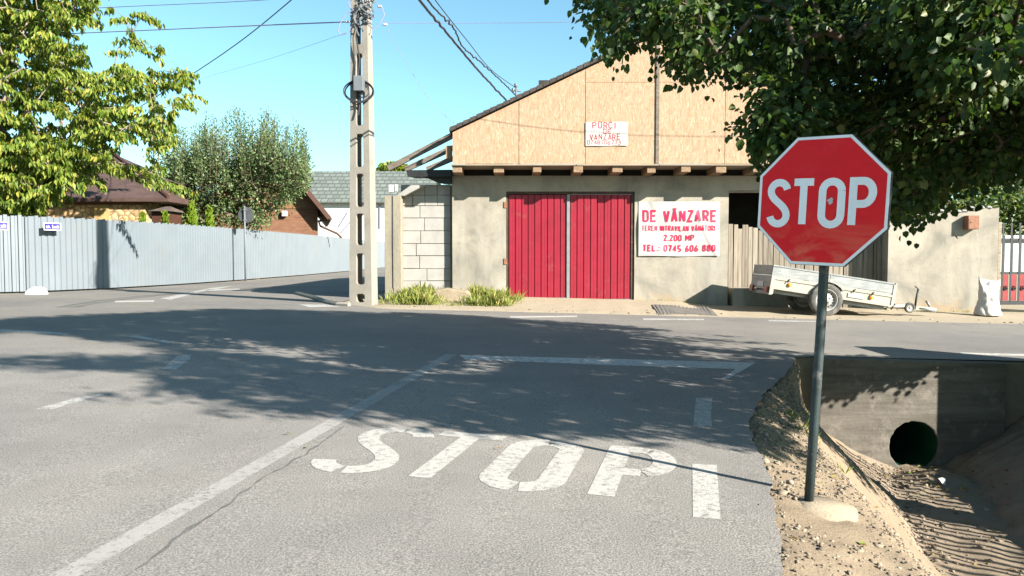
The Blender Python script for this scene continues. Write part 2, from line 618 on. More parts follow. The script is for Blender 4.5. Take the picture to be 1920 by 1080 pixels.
def sign_red_mat():
    """retroreflective red, sun-faded and dusty in the lower half"""
    m, nt, b = nodes_of('sign_red')
    v = objvec(nt)
    n1 = noise(nt, mapping(nt, v, (3, 3, 7)), 1.0, 6.0, 0.65, 1.2)
    sz = N(nt, 'ShaderNodeSeparateXYZ')
    nt.links.new(v, sz.inputs[0])
    lo = N(nt, 'ShaderNodeMapRange')
    lo.inputs[1].default_value = 1.42
    lo.inputs[2].default_value = 1.12
    nt.links.new(sz.outputs[2], lo.inputs[0])
    dust = mix(nt, 1.0, ramp(nt, n1, [(0.44, 0.0), (0.66, 0.8)]), lo.outputs[0], 'MULTIPLY')
    c = mix(nt, dust, (0.66, 0.006, 0.014), (0.66, 0.19, 0.11))
    up = mix(nt, 1.0, ramp(nt, noise(nt, v, 5.0, 4.0, 0.6), [(0.5, 0.0), (0.75, 0.35)]), ramp(nt, n1, [(0.45, 0.0), (0.6, 1.0)]), 'MULTIPLY')
    c = mix(nt, up, c, (0.62, 0.09, 0.09))
    n2 = noise(nt, v, 30.0, 3.0, 0.6)
    c = mix(nt, 1.0, c, ramp(nt, n2, [(0.3, 0.93), (0.7, 1.03)]), 'MULTIPLY')
    nt.links.new(c, b.inputs['Base Color'])
    b.inputs['Roughness'].default_value = 0.42
    b.inputs['Specular IOR Level'].default_value = 0.22
    return m

M = dict(
    asphalt=asphalt_mat(),
    paint=asphalt_mat('road_paint', (0.345, 0.333, 0.315), 0.43),
    paint_fresh=asphalt_mat('stop_line_paint', (0.44, 0.425, 0.405), 0.43),
    paint_line=asphalt_mat('worn_line_paint', (0.262, 0.255, 0.245), 0.44),
    paint_faint=asphalt_mat('worn_road_paint', (0.33, 0.325, 0.315), 0.45),
    seam=mat('tar_seam', (0.20, 0.195, 0.19), 0.9, 0.2, 8, 90, 0.3, 0.4),
    soil=soil_mat(),
    pad=mat('dusty_cement', (0.46, 0.38, 0.28), 0.92, 0.15, 5, 60, 0.2, 0.4),
    kerb=mat('kerb_concrete', (0.46, 0.42, 0.36), 0.9, 0.15, 4, 60, 0.2, 0.3),
    pole=mat('grey_pole_concrete', (0.42, 0.385, 0.335), 0.9, 0.12, 2.5, 50, 0.18, 0.35, stain=(0.27, 0.24, 0.20), stain_scale=3.0, stain_amt=(0.58, 0.75)),
    pillar=mat('pillar_concrete', (0.40, 0.36, 0.28), 0.9, 0.15, 3, 30, 0.22, 0.4, stretch=(1, 1, .35), stain=(0.52, 0.47, 0.38), stain_amt=(0.55, 0.7)),
    headwall=formed_concrete_mat(),
    render=render_mat(),
    block=mat('aerated_block', (0.50, 0.485, 0.46), 0.95, 0.12, 3, 60, 0.12, 0.3),
    mortar=mat('grey_mortar', (0.33, 0.31, 0.28), 0.95, 0.12, 6, 60, 0.2, 0.3),
    osb=osb_mat(),
    oldwood=board_mat('weathered_boards', [(0.12, 0.097, 0.075), (0.20, 0.172, 0.138), (0.27, 0.24, 0.20)], (22, 22, 1.1)),
    joist=board_mat('joist_wood', [(0.13, 0.08, 0.05), (0.23, 0.155, 0.10), (0.30, 0.22, 0.15)], (30, 3, 30)),
    rafter=board_mat('grey_rafter_wood', [(0.08, 0.062, 0.05), (0.13, 0.108, 0.09), (0.19, 0.16, 0.135)], (3, 20, 20)),
    plank=board_mat('edge_board', [(0.16, 0.125, 0.09), (0.23, 0.19, 0.145), (0.29, 0.245, 0.195)], (1.5, 20, 20)),
    red=mat('red_sheet_metal', (0.36, 0.011, 0.036), 0.42, 0.10, 2.5, 25, 0.08, 0.0, spec=0.45, stain=(0.34, 0.06, 0.06), stain_scale=4, stain_amt=(0.6, 0.75)),
    darkframe=mat('rusty_dark_frame', (0.10, 0.065, 0.05), 0.75, 0.3, 8, 60, 0.3, 0.3, stain=(0.30, 0.13, 0.05), stain_scale=8, stain_amt=(0.6, 0.7)),
    grey_steel=mat('grey_steel', (0.36, 0.37, 0.39), 0.5, 0.12, 6, 60, 0.1, 0.1, metal=0.3),
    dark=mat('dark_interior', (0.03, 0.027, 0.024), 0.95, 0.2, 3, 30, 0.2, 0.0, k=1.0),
    tile_dark=mat('dark_roof_tile', (0.085, 0.07, 0.062), 0.75, 0.25, 5, 60, 0.2, 0.3),
    tarp=mat('black_sheet', (0.03, 0.032, 0.036), 0.55, 0.25, 4, 30, 0.2, 0.2),
    banner=mat('white_vinyl', (0.80, 0.79, 0.77), 0.45, 0.03, 3, 30, 0.03, 0.0, stain=(0.66, 0.65, 0.63), stain_scale=2.5, stain_amt=(0.6, 0.8), k=0.40),
    paper=mat('white_paper', (0.80, 0.78, 0.74), 0.8, 0.03, 6, 50, 0.04, 0.0, k=0.41),
    ink=mat('pink_red_print', (0.42, 0.010, 0.055), 0.5, 0.08, 6, 40, 0.05, 0.0, k=1.0),
    marker=mat('red_marker_ink', (0.24, 0.02, 0.04), 0.7, 0.3, 40, 80, 0.2, 0.0, k=1.0),
    fence=mat('pale_blue_sheet', (0.222, 0.262, 0.30), 0.45, 0.06, 1.2, 20, 0.05, 0.0, spec=0.4, stain=(0.235, 0.26, 0.275), stain_scale=0.9, stain_amt=(0.55, 0.75)),
    white_rock=mat('whitewashed_stone', (0.80, 0.79, 0.76), 0.9, 0.05, 8, 60, 0.08, 0.3, k=0.9),
    blue=mat('blue_enamel', (0.045, 0.03, 0.42), 0.4, 0.1, 5, 40, 0.05, 0.0),
    white=mat('white_enamel', (0.78, 0.78, 0.80), 0.45, 0.04, 6, 60, 0.05, 0.0),
    sign_red=sign_red_mat(),
    sign_white=mat('sign_white', (0.74, 0.76, 0.80), 0.4, 0.05, 10, 80, 0.05, 0.0, stain=(0.60, 0.58, 0.55), stain_scale=5, stain_amt=(0.6, 0.8), k=1.0),
    post=mat('green_grey_paint', (0.030, 0.043, 0.045), 0.45, 0.25, 12, 90, 0.25, 0.1, stain=(0.10, 0.105, 0.10), stain_scale=14, stain_amt=(0.55, 0.68), k=1.0),
    sign_back=mat('dark_sign_back', (0.055, 0.06, 0.065), 0.6, 0.15, 6, 50, 0.1, 0.0, k=1.0),
    plaster=mat('white_plaster', (0.80, 0.80, 0.79), 0.9, 0.03, 1, 20, 0.04, 0.1),
    stone=stone_mat(),
    brown_wood=board_mat('brown_boards', [(0.085, 0.042, 0.027), (0.13, 0.066, 0.04), (0.175, 0.095, 0.056)], (2, 2, 14)),
    brown_roof=mat('brown_roof', (0.135, 0.085, 0.075), 0.6, 0.2, 2, 20, 0.2, 0.2, stretch=(1, 1, 3)),
    brown_trim=mat('brown_trim', (0.11, 0.05, 0.035), 0.5, 0.15, 4, 40, 0.1, 0.0),
    green_tile=tile_mat('green_grey_tile', (0.105, 0.12, 0.112), (0.145, 0.165, 0.152), 0.9, 0.7),
    galv=mat('galvanised_steel', (0.42, 0.44, 0.45), 0.5, 0.16, 4, 30, 0.15, 0.1, metal=0.35, stretch=(1, 1, 4), stain=(0.55, 0.55, 0.53), stain_scale=4, stain_amt=(0.5, 0.7)),
    cream=mat('cream_grey_panel', (0.56, 0.53, 0.45), 0.55, 0.10, 3, 30, 0.1, 0.05, stain=(0.42, 0.42, 0.41), stain_scale=3, stain_amt=(0.55, 0.72)),
    rubber=mat('tyre_rubber', (0.075, 0.072, 0.068), 0.85, 0.2, 10, 60, 0.2, 0.2, stain=(0.19, 0.175, 0.155), stain_scale=5, stain_amt=(0.5, 0.7), k=1.0),
    rim=mat('grey_wheel_rim', (0.55, 0.54, 0.52), 0.5, 0.15, 12, 60, 0.1, 0.0, metal=0.3, stain=(0.30, 0.22, 0.16), stain_scale=14, stain_amt=(0.55, 0.7)),
    orange=mat('orange_reflector', (0.85, 0.30, 0.015), 0.25, 0.05, 30, 90, 0.05, 0.0, k=1.0),
    red_lamp=mat('red_lamp', (0.35, 0.05, 0.05), 0.3, 0.1, 30, 90, 0.05, 0.0),
    black=mat('black_plastic', (0.022, 0.022, 0.024), 0.5, 0.2, 10, 60, 0.1, 0.0, k=1.0),
    cable=mat('black_cable', (0.03, 0.03, 0.035), 0.6, 0.1, 10, 60, 0.1, 0.0, k=1.0),
    wire=mat('aluminium_wire', (0.40, 0.38, 0.58), 0.5, 0.1, 10, 60, 0.1, 0.0),
    boxgrey=mat('grey_junction_box', (0.11, 0.125, 0.14), 0.5, 0.1, 6, 60, 0.1, 0.0, k=1.0),
    rust=mat('rusty_brown_steel', (0.22, 0.10, 0.06), 0.7, 0.25, 14, 90, 0.3, 0.2, k=1.0),
    gate_iron=mat('dark_grey_iron', (0.026, 0.028, 0.033), 0.5, 0.15, 10, 60, 0.1, 0.0, k=1.0),
    gate_red=mat('faded_red_panel', (0.40, 0.05, 0.055), 0.55, 0.2, 6, 60, 0.15, 0.0),
    sack=mat('white_woven_sack', (0.74, 0.70, 0.66), 0.75, 0.06, 5, 120, 0.12, 0.3),
    slab=mat('sandy_concrete_lump', (0.47, 0.385, 0.27), 0.95, 0.15, 4, 40, 0.2, 0.6, 0.03),
    pipe=mat('green_plastic_pipe', (0.004, 0.040, 0.022), 0.45, 0.2, 5, 40, 0.1, 0.0, k=1.0),
    grate=mat('dark_drain_concrete', (0.13, 0.12, 0.11), 0.9, 0.2, 5, 40, 0.2, 0.3, k=1.0),
    bark=mat('bark', (0.115, 0.085, 0.062), 0.95, 0.3, 6, 30, 0.3, 0.6, 0.02, stretch=(1, 1, .3), k=1.0),
    bark_pale=mat('grey_bark', (0.20, 0.165, 0.13), 0.95, 0.25, 6, 30, 0.3, 0.6, 0.02, stretch=(1, 1, .3), k=1.0),
    leaf_dark=leaf_mat('dark_round_leaf', [(0.0, (0.016, 0.036, 0.008)), (0.45, (0.030, 0.062, 0.014)), (0.85, (0.055, 0.095, 0.022)), (1.0, (0.12, 0.135, 0.04))], 0.30, 0.5),
    leaf_yellow=leaf_mat('yellow_green_leaf', [(0.0, (0.050, 0.098, 0.014)), (0.45, (0.115, 0.17, 0.024)), (0.85, (0.215, 0.235, 0.038)), (1.0, (0.30, 0.25, 0.05))], 0.36, 0.45),
    leaf_grey=leaf_mat('grey_green_leaf', [(0.0, (0.040, 0.078, 0.026)), (0.5, (0.085, 0.132, 0.050)), (1.0, (0.17, 0.21, 0.10))], 0.28, 0.42),
    leaf_thuja=leaf_mat('thuja_green', [(0.0, (0.085, 0.15, 0.012)), (1.0, (0.17, 0.23, 0.02))], 0.25, 0.6),
    leaf_shrub=leaf_mat('shrub_green', [(0.0, (0.025, 0.055, 0.015)), (0.6, (0.06, 0.10, 0.03)), (1.0, (0.16, 0.17, 0.06))], 0.3, 0.45),
    grass=leaf_mat('dry_grass', [(0.0, (0.12, 0.165, 0.03)), (0.6, (0.24, 0.27, 0.07)), (1.0, (0.36, 0.31, 0.13))], 0.3, 0.6),
    fallen=leaf_mat('fallen_leaf', [(0.0, (0.10, 0.15, 0.03)), (0.35, (0.24, 0.20, 0.06)), (1.0, (0.25, 0.13, 0.05))], 0.15, 0.7),
    pebble=None,
)
def pebble_mat():
    m, nt, b = nodes_of('pebble')
    geo = N(nt, 'ShaderNodeNewGeometry')
    c = ramp(nt, geo.outputs['Random Per Island'], [(0.0, (0.085, 0.067, 0.050)), (0.35, (0.135, 0.107, 0.078)), (0.8, (0.20, 0.16, 0.115)), (1.0, (0.26, 0.22, 0.165))])
    nt.links.new(c, b.inputs['Base Color'])
    b.inputs['Roughness'].default_value = 0.9
    return m
M['pebble'] = pebble_mat()

# ------------------------------------------------------------------ ground
EDGE = [(-3, 0.55), (0, 0.62), (2.0, 0.78), (2.6, 0.96), (3.7, 1.30), (4.9, 1.56), (6.0, 2.02), (7.3, 2.70), (8.2, 3.12), (8.66, 3.3)]
def lerp(tab, t):
    if t <= tab[0][0]: return tab[0][1]
    for (a, u), (b, w) in zip(tab, tab[1:]):
        if t <= b:
            return u + (w - u) * (t - a) / (b - a)
    return tab[-1][1]
DA = [(-3, 0.8), (0, 1.05), (3.3, 1.70), (5.5, 2.12), (7.4, 2.80), (8.2, 3.18), (8.7, 3.36)]
DB = [(-3, 1.8), (0, 2.2), (3.3, 2.75), (5.5, 3.16), (7.6, 3.92), (8.6, 4.42)]
DC = [(-3, 2.9), (0, 3.2), (3.3, 3.65), (5.5, 4.05), (7.8, 4.85), (8.6, 5.0)]
DD = [(-3, 4.9), (0, 5.2), (3.3, 5.6), (5.5, 6.0), (7.8, 6.5), (8.6, 6.8)]
def smooth(t):
    t = min(1, max(0, t))
    return t * t * (3 - 2 * t)
from mathutils import noise as mn
YB = 8.65
def terrain(x, y):
    z = g(x) - 0.02
    if y <= YB and x > 0.4:
        a, b, c, d = lerp(DA, y), lerp(DB, y), lerp(DC, y), lerp(DD, y)
        fl = -1.38 - 0.06 * smooth((y - 7.5) / 1.0)
        e = lerp(EDGE, y)
        if x < e:
            pass
        elif x < a:
            z -= 0.10 * smooth((x - e) / max(0.05, a - e)) + 0.0
            z += 0.025 * mn.noise(Vector((x * 6, y * 6, 1))) + 0.015 * mn.noise(Vector((x * 19, y * 19, 4)))
        elif x < b:
            t = ((x - a) / (b - a)) ** (1 - 0.66 * smooth((y - 6.0) / 2.3))
            z = (z - 0.10) * (1 - t) + fl * t
            z += 0.06 * math.sin(math.pi * t) * (1 if y < 6.5 else 0.3)
            rough = 0.010 if y < 5.9 else 0.022
            z += rough * mn.noise(Vector((x * 7, y * 7, 2)))
        elif x < c:
            z = fl + 0.022 * mn.noise(Vector((x * 4, y * 4, 3))) + (0.006 if y < 6.9 else 0.02) * mn.noise(Vector((x * 13, y * 13, 3)))
            z += 0.10 * math.exp(-((x - 4.55) ** 2 + (y - 7.9) ** 2) / 0.08)
        elif x < d:
            t = (x - c) / (d - c)
            z = fl * (1 - t) + (z - 0.14) * t
            z += 0.06 * mn.noise(Vector((x * 2.6, y * 2.6, 7))) + 0.04 * mn.noise(Vector((x * 9, y * 9, 7)))
        else:
            z += -0.14 * (1 - smooth((x - d) / 3)) + 0.03 * mn.noise(Vector((x * 5, y * 5, 9)))
    elif y > 13.6 and x > -4:
        k = smooth((x + 3.1) / 0.9) * smooth((y - 14.35) / 0.25) * 0.035 + smooth((x + 3.1) / 0.9) * smooth((y - 14.5) / 2.9) * 0.10
        lowk = 0.05 * smooth((y - 15.9) / 1.6)
        wr = smooth((x - 3.6) / 1.2)
        z += k * (1 - wr) + lowk * wr
        if 14.4 < y < 17.6:
            z += 0.015 * mn.noise(Vector((x * 2, y * 2, 5)))
    return z

def axis(*segs):
    out = []
    for a, b, st in segs:
        n = max(1, round((b - a) / st))
        out += [a + (b - a) * i / n for i in range(n)]
    out.append(segs[-1][1])
    return out
GX = axis((-500, -60, 40), (-60, -14, 4), (-14, -4, 1), (-4, 0.4, 0.25), (0.4, 6.6, 0.045), (6.6, 14, 0.3), (14, 60, 4), (60, 500, 40))
GY1 = axis((-40, -2, 4), (-2, 1.5, 0.5), (1.5, YB, 0.045))
GY2 = axis((YB, 13.6, 0.8), (13.6, 18.2, 0.15), (18.2, 70, 4), (70, 900, 60))
def ground():
    vs, fs = [], []
    for GY in (GY1, GY2):
        b = len(vs)
        nx = len(GX)
        for j, y in enumerate(GY):
            far = GY is GY2 and j == 0
            for x in GX:
                vs.append((x, y, (g(x) - 0.02) if far else terrain(x, y)))
        for j in range(len(GY) - 1):
            for i in range(nx - 1):
                fs.append((b + j * nx + i, b + j * nx + i + 1, b + (j + 1) * nx + i + 1, b + (j + 1) * nx + i))
    n1 = len(GX) * len(GY1)
    last = len(GX) * (len(GY1) - 1)
    for i in range(len(GX) - 1):                      # earth step beside the headwall
        if GX[i + 1] < 3.62 or GX[i] > 5.66:
            if GX[i] > 0.4 and GX[i] < 7:
                fs.append((last + i, last + i + 1, n1 + i + 1, n1 + i))
    o = np_mesh('ground', np.array(vs), np.array(fs), M['soil'], None, True)
    tag(o, kind='structure')
ground()

def flat_poly(name, pts, dz, m, xs=0.5, parent=None, kind='structure', label=None, smooth_n=True):
    """a sheet lying on the cross-falling ground"""
    bm = bmesh.new()
    vv = [bm.verts.new((x, y, 0)) for x, y in pts]
    from mathutils.geometry import tessellate_polygon
    for t in tessellate_polygon([[Vector((x, y, 0)) for x, y in pts]]):
        bm.faces.new([vv[i] for i in t])
    sh = 0.5 * abs(sum(a[0] * b[1] - b[0] * a[1] for a, b in zip(pts, pts[1:] + pts[:1])))
    if abs(sum(f.calc_area() for f in bm.faces) - sh) > 0.01 * sh: print('AREA', name, sh, sum(f.calc_area() for f in bm.faces))
    lo, hi = min(p[0] for p in pts), max(p[0] for p in pts)
    x = math.ceil(max(lo, -15) / xs) * xs
    while x < min(hi, 15):
        bmesh.ops.bisect_plane(bm, geom=bm.verts[:] + bm.edges[:] + bm.faces[:], plane_co=(x, 0, 0), plane_no=(1, 0, 0))
        x += xs
    for v in bm.verts:
        v.co.z = g(v.co.x) + dz
    bmesh.ops.recalc_face_normals(bm, faces=bm.faces)
    if sum(f.normal.z for f in bm.faces) < 0:
        bmesh.ops.reverse_faces(bm, faces=bm.faces)
    me = bpy.data.meshes.new(name)
    bm.to_mesh(me)
    bm.free()
    me.materials.append(m)
    o = bpy.data.objects.new(name, me)
    COL.objects.link(o)
    o.parent = parent
    if kind: o['kind'] = kind
    if label: o['label'] = label
    return o

def edge_pts():
    out = []
    y = -3.0
    while y < 8.6:
        j = 0.028 * mn.noise(Vector((y * 5, 3, 1))) + 0.015 * mn.noise(Vector((y * 17, 3, 8)))
        out.append((lerp(EDGE, y) + j, y))
        y += 0.07
    out.append((3.55, 8.70))
    return out
far = []
x = 40.0
while x > -2.6:
    far.append((x, 14.42 + 0.05 * mn.noise(Vector((x * 0.9, 0, 2))) + 0.02 * mn.noise(Vector((x * 5, 0, 2)))))
    x -= 0.35
road_poly = edge_pts() + [(6.5, 8.75), (40, 9.2)] + far + [(-2.6, 14.75), (-3.3, 15.4), (-3.75, 16.2), (-3.6, 22), (-3.3, 60), (-3.3, 90), (-10.2, 90), (-10.1, 60), (-10.05, 47), (-10.6, 30), (-11.75, 22.6), (-12.75, 20.0), (-14.4, 17.0), (-60, 8), (-60, -3)]
flat_poly('road', road_poly, 0.0, M['asphalt'])

# ------------------------------------------------------------------ painted markings
def mark(px, m='paint', dz=0.0015):
    flat_poly('road_marking', [gp(*p) for p in px], dz, M[m], 0.25)
mark([(88, 1082), (146, 1082), (858, 665), (836, 664)], 'paint_line')
mark([(862, 666), (1417, 680), (1407, 686), (1366, 710), (1380, 709), (1352, 711), (1380, 692), (1180, 686), (872, 674)], 'paint_fresh')
mark([(1305, 746), (1336, 746), (1333, 775), (1335, 800), (1300, 800), (1302, 772)], 'paint_faint')
mark([(1298, 870), (1344, 872), (1351, 974), (1299, 970)])
mark([(240, 631), (254, 629), (328, 641), (315, 644)], 'paint_faint')
mark([(304, 692), (332, 668), (358, 664), (356, 674), (330, 693)], 'paint_faint')
mark([(64, 768), (150, 744), (215, 735), (180, 744), (96, 768)], 'paint_faint')
mark([(0, 617), (60, 620), (130, 625), (128, 628), (50, 624), (0, 622)], 'paint_faint')
mark([(215, 564), (290, 563), (288, 566), (216, 567)])
mark([(300, 560), (395, 540), (440, 536), (380, 547), (320, 562)], 'paint_faint')
mark([(385, 543), (450, 541), (449, 543.5), (386, 546)])
mark([(560, 571), (612, 571), (640, 575), (580, 576)], 'paint_faint')
mark([(955, 593), (1082, 592), (1082, 594.5), (958, 596)])
mark([(1205, 597), (1320, 598), (1320, 600.5), (1207, 600)], 'paint_faint')
mark([(1800, 661), (1925, 664), (1925, 668), (1806, 665)])
mark([(1440, 600), (1530, 602), (1530, 604), (1442, 602.5)], 'paint_faint')

# tar joint beside the lane line
sp = [(240, 1082), (330, 1010), (420, 950), (500, 893), (575, 850), (650, 795)]
jl, jr = [], []
for (x0, y0), (x1, y1) in zip(sp, sp[1:]):
    for t in np.linspace(0, 1, 14)[:-1]:
        X, Y = gp(x0 + (x1 - x0) * t, y0 + (y1 - y0) * t)
        w = 0.006 + 0.013 * mn.noise(Vector((X * 14, Y * 14, 0)))
        j = 0.018 * mn.noise(Vector((X * 9, Y * 9, 5)))
        jl.append((X - w + j, Y))
        jr.append((X + w + j, Y))
flat_poly('road_seam', jl + jr[::-1], 0.0008, M['seam'], 0.5)

# ------------------------------------------------------------------ stroke lettering
def arc(cx, cy, r, a0, a1, n=10, ry=None):
    ry = ry or r
    return [(cx + r * math.cos(R(a0 + (a1 - a0) * i / n)), cy + ry * math.sin(R(a0 + (a1 - a0) * i / n))) for i in range(n + 1)]
def bez(p0, p1, p2, p3, n=10):
    return [tuple((1 - t) ** 3 * a + 3 * (1 - t) ** 2 * t * b + 3 * (1 - t) * t * t * c + t ** 3 * d for a, b, c, d in zip(p0, p1, p2, p3)) for t in [i / n for i in range(n + 1)]]
def glyph(ch, w, h):
    r = w / 2
    acc = {'Â': ('A', [[(w * .2, h * 1.12), (w * .5, h * 1.24)], [(w * .5, h * 1.24), (w * .8, h * 1.12)]]), 'Ă': ('A', [[(w * .22, h * 1.27), (w * .36, h * 1.15), (w * .64, h * 1.15), (w * .78, h * 1.27)]])}
    if ch in acc:
        return glyph(acc[ch][0], w, h) + acc[ch][1]
    q = min(r, h * .28)
    G = {
        'S': [arc(r, h - r, r, 10, 180) + bez((0, h - r), (0, h * .55), (w, h * .47), (w, r))[1:] + arc(r, r, r, 0, -172)[1:]],
        'T': [[(0, h), (w, h)], [(r, h), (r, 0)]],
        'O': [arc(r, h - r, r, 0, 180) + arc(r, r, r, 180, 360) + [(w, h - r)]],
        'P': [[(0, 0), (0, h), (w * .2, h)], [(w * .1, h), (w - q, h)] + arc(w - q, h * .74, q, 90, -90, 12, h * .26)[1:] + [(0, h * .48)]],
        'R': [[(0, 0), (0, h), (w * .2, h)], [(w * .1, h), (w - q, h)] + arc(w - q, h * .74, q, 90, -90, 12, h * .26)[1:] + [(0, h * .48)], [(w * .45, h * .48), (w, 0)]],
        'D': [[(0, 0), (0, h), (w - q, h)] + arc(w - q, h - q, q, 90, 0)[1:] + arc(w - q, q, q, 0, -90) + [(0, 0)]],
        'E': [[(w, h), (0, h), (0, 0), (w, 0)], [(0, h * .52), (w * .85, h * .52)]],
        'V': [[(0, h), (r * .9, h * .03), (r * 1.1, h * .03), (w, h)]],
        'A': [[(0, 0), (r * .9, h * .97), (r * 1.1, h * .97), (w, 0)], [(w * .18, h * .3), (w * .82, h * .3)]],
        'N': [[(0, 0), (0, h)], [(0, h), (w, 0)], [(w, 0), (w, h)]],
        'Z': [[(0, h), (w, h), (0, 0), (w, 0)]],
        'I': [[(r, 0), (r, h)]],
        'L': [[(0, h), (0, 0), (w, 0)]],
        'M': [[(0, 0), (0, h)], [(0, h), (r, h * .35), (w, h)], [(w, h), (w, 0)]],
        'C': [arc(r, h - r, r, 15, 180) + arc(r, r, r, 180, 345)],
        '0': [arc(r, h - r, r, 0, 180) + arc(r, r, r, 180, 360) + [(w, h - r)]],
        '1': [[(w * .15, h * .75), (r, h), (r, 0)]],
        '2': [arc(r, h - r, r, 165, 0) + [(w, h - r), (0, 0), (w, 0)]],
        '3': [arc(r, h * .74, r, 160, -80, 10, h * .26) + arc(r, h * .26, r, 80, -160, 10, h * .26)],
        '4': [[(w * .75, 0), (w * .75, h), (0, h * .28), (w, h * .28)]],
        '5': [[(w * .95, h), (w * .1, h), (w * .05, h * .56)] + arc(r, r, r, 120, -150)],
        '6': [[(w * .72, h), (w * .1, h * .5)] + arc(r, r, r, 160, 520, 16)],
        '7': [[(0, h), (w, h), (w * .3, 0)]],
        '8': [arc(r, h * .745, r * .88, 0, 360, 16, h * .255), arc(r, h * .25, r, 0, 360, 16, h * .25)],
        '.': [[(r, -h * .04), (r, h * .12)]],
        ':': [[(r, h * .08), (r, h * .24)], [(r, h * .56), (r, h * .72)]],
        '-': [[(w * .2, h * .5), (w * .8, h * .5)]],
        'r': [[(0, 0), (0, h * .66)], arc(r, h * .4, r, 150, 40, 6, h * .26)],
        't': [[(r, h * .95), (r, 0), (w * .9, 0)], [(0, h * .66), (w, h * .66)]],
        's': [arc(r, h * .5, r, 20, 200, 8, h * .16) + arc(r, h * .16, r, 70, -160, 8, h * .16)],
        'c': [arc(r, h * .33, r, 40, 320, 10, h * .33)],
        'o': [arc(r, h * .33, r, 0, 360, 12, h * .33)],
        'l': [[(r, 0), (r, h)]],
        'i': [[(r, 0), (r, h * .66)], [(r, h * .85), (r, h * .93)]],
    }
    return G.get(ch, [])
SEG = [0]
def ribbon(mb, pts, t, place, dz):
    """flat stroke of width t along pts with mitred corners; place maps (x, y, dz) to world"""
    if SEG[0]:
        out = [pts[0]]
        for p, q in zip(pts, pts[1:]):
            m = max(1, int(math.dist(p, q) / SEG[0]))
            out += [(p[0] + (q[0] - p[0]) * i / m, p[1] + (q[1] - p[1]) * i / m) for i in range(1, m + 1)]
        pts = out
    n = len(pts)
    L, Rr = [], []
    for i in range(n):
        p = Vector(pts[i]).to_2d()
        d0 = (p - Vector(pts[i - 1]).to_2d()) if i else None
        d1 = (Vector(pts[i + 1]).to_2d() - p) if i < n - 1 else None
        if d0 is not None and d0.length < 1e-7: d0 = d1
        if d1 is not None and d1.length < 1e-7: d1 = d0
        if d0 is None: d0 = d1
        if d1 is None: d1 = d0
        d0, d1 = d0.normalized(), d1.normalized()
        n0, n1 = Vector((-d0.y, d0.x)), Vector((-d1.y, d1.x))
        m_ = n0 + n1
        if m_.length < 0.2:
            m_ = n1
        m_.normalize()
        k = min(1 / max(0.3, m_.dot(n1)), 1.6)
        L.append(p + m_ * (t / 2 * k))
        Rr.append(p - m_ * (t / 2 * k))
    b = len(mb.v)
    for a, c in zip(L, Rr):
        mb.v.append(tuple(place(a.x, a.y, dz)))
        mb.v.append(tuple(place(c.x, c.y, dz)))
    for i in range(n - 1):
        mb.f.append((b + 2 * i, b + 2 * i + 1, b + 2 * i + 3, b + 2 * i + 2))
def text(mb, s, x, y, h, cw, t, gap, place, dz=0.0, widths=None, jit=0.0, stretch_to=None):
    """centreline lettering; (x, y) is the lower left corner of the first letter"""
    def wid(c):
        return (widths or {}).get(c, {'I': .35, 'l': .3, 'i': .3, '.': .3, ':': .35, ' ': .6, 'M': 1.25, '1': .6, '-': .7, 'T': .95, 'r': .6, 't': .6}.get(c, 1.0)) * cw
    if stretch_to:
        tot = sum(wid(c) + gap for c in s) - gap
        k = stretch_to / tot
        cw, gap = cw * k, gap * k
    k = 0
    for c in s:
        w = wid(c)
        jx, jy, sc = (random.uniform(-jit, jit) * h, random.uniform(-jit, jit) * h, 1 + random.uniform(-jit, jit)) if jit else (0, 0, 1)
        for st in glyph(c, max(0.001, w - t), (h - t) * sc):
            k += 1
            ribbon(mb, [(x + t / 2 + a + jx, y + t / 2 + b + jy) for a, b in st], t, place, dz + 0.00015 * (k % 7))
        x += w + gap
    return x

# STOP painted on the road
BU, BV, BO = Vector((0.970, -0.243)), Vector((0.243, 0.970)), Vector((0.33, 3.33))
def road_place(x, y, dz):
    p = BO + BU * x + BV * y
    return (p.x, p.y, g(p.x) + 0.0014 + dz)
def stencil(ch, w, h):
    """letter strokes with the small bridges a road stencil leaves"""
    r = w / 2
    q = min(r, h * .28)
    if ch == 'O':
        return [arc(r, h - r, r, 94, 180) + arc(r, r, r, 180, 266), arc(r, h - r, r, 84, 0) + arc(r, r, r, 0, -84)]
    if ch == 'P':
        return [[(0, 0), (0, h), (w * .2, h)], [(w * .1, h), (w * .50, h)], [(w * .58, h), (w - q, h)] + arc(w - q, h * .74, q, 90, -90, 12, h * .26)[1:] + [(w * .58, h * .48)], [(w * .50, h * .48), (0, h * .48)]]
    if ch == 'S':
        return [arc(r, h - r, r, 10, 84), arc(r, h - r, r, 94, 180) + bez((0, h - r), (0, h * .55), (w, h * .47), (w, r))[1:] + arc(r, r, r, 0, -84)[1:], arc(r, r, r, -94, -172)]
    return glyph(ch, w, h)
for ch, u, w, t in (('S', -1.46, 0.44, 0.125), ('T', -1.075, 0.51, 0.115), ('O', -0.555, 0.43, 0.14), ('P', 0.0, 0.385, 0.125)):
    mb = MB()
    k = 0
    for st in stencil(ch, w - t, 1.0 - t):
        k += 1
        ribbon(mb, [(u + t / 2 + a, t / 2 + b) for a, b in st], t, road_place, 0.0002 * k)
    tag(mb.build('road_marking', M['paint']), kind='structure')

# ------------------------------------------------------------------ kerb stones of the side street mouth
kb = MB()
kp = [gp(555, 551), gp(590, 560), gp(612, 568), gp(634, 573), gp(655, 574)]
kb.tube([(x, y, g(x) + 0.02) for x, y in kp], 0.06, 6)
tag(kb.build('kerb', M['kerb']), kind='structure')

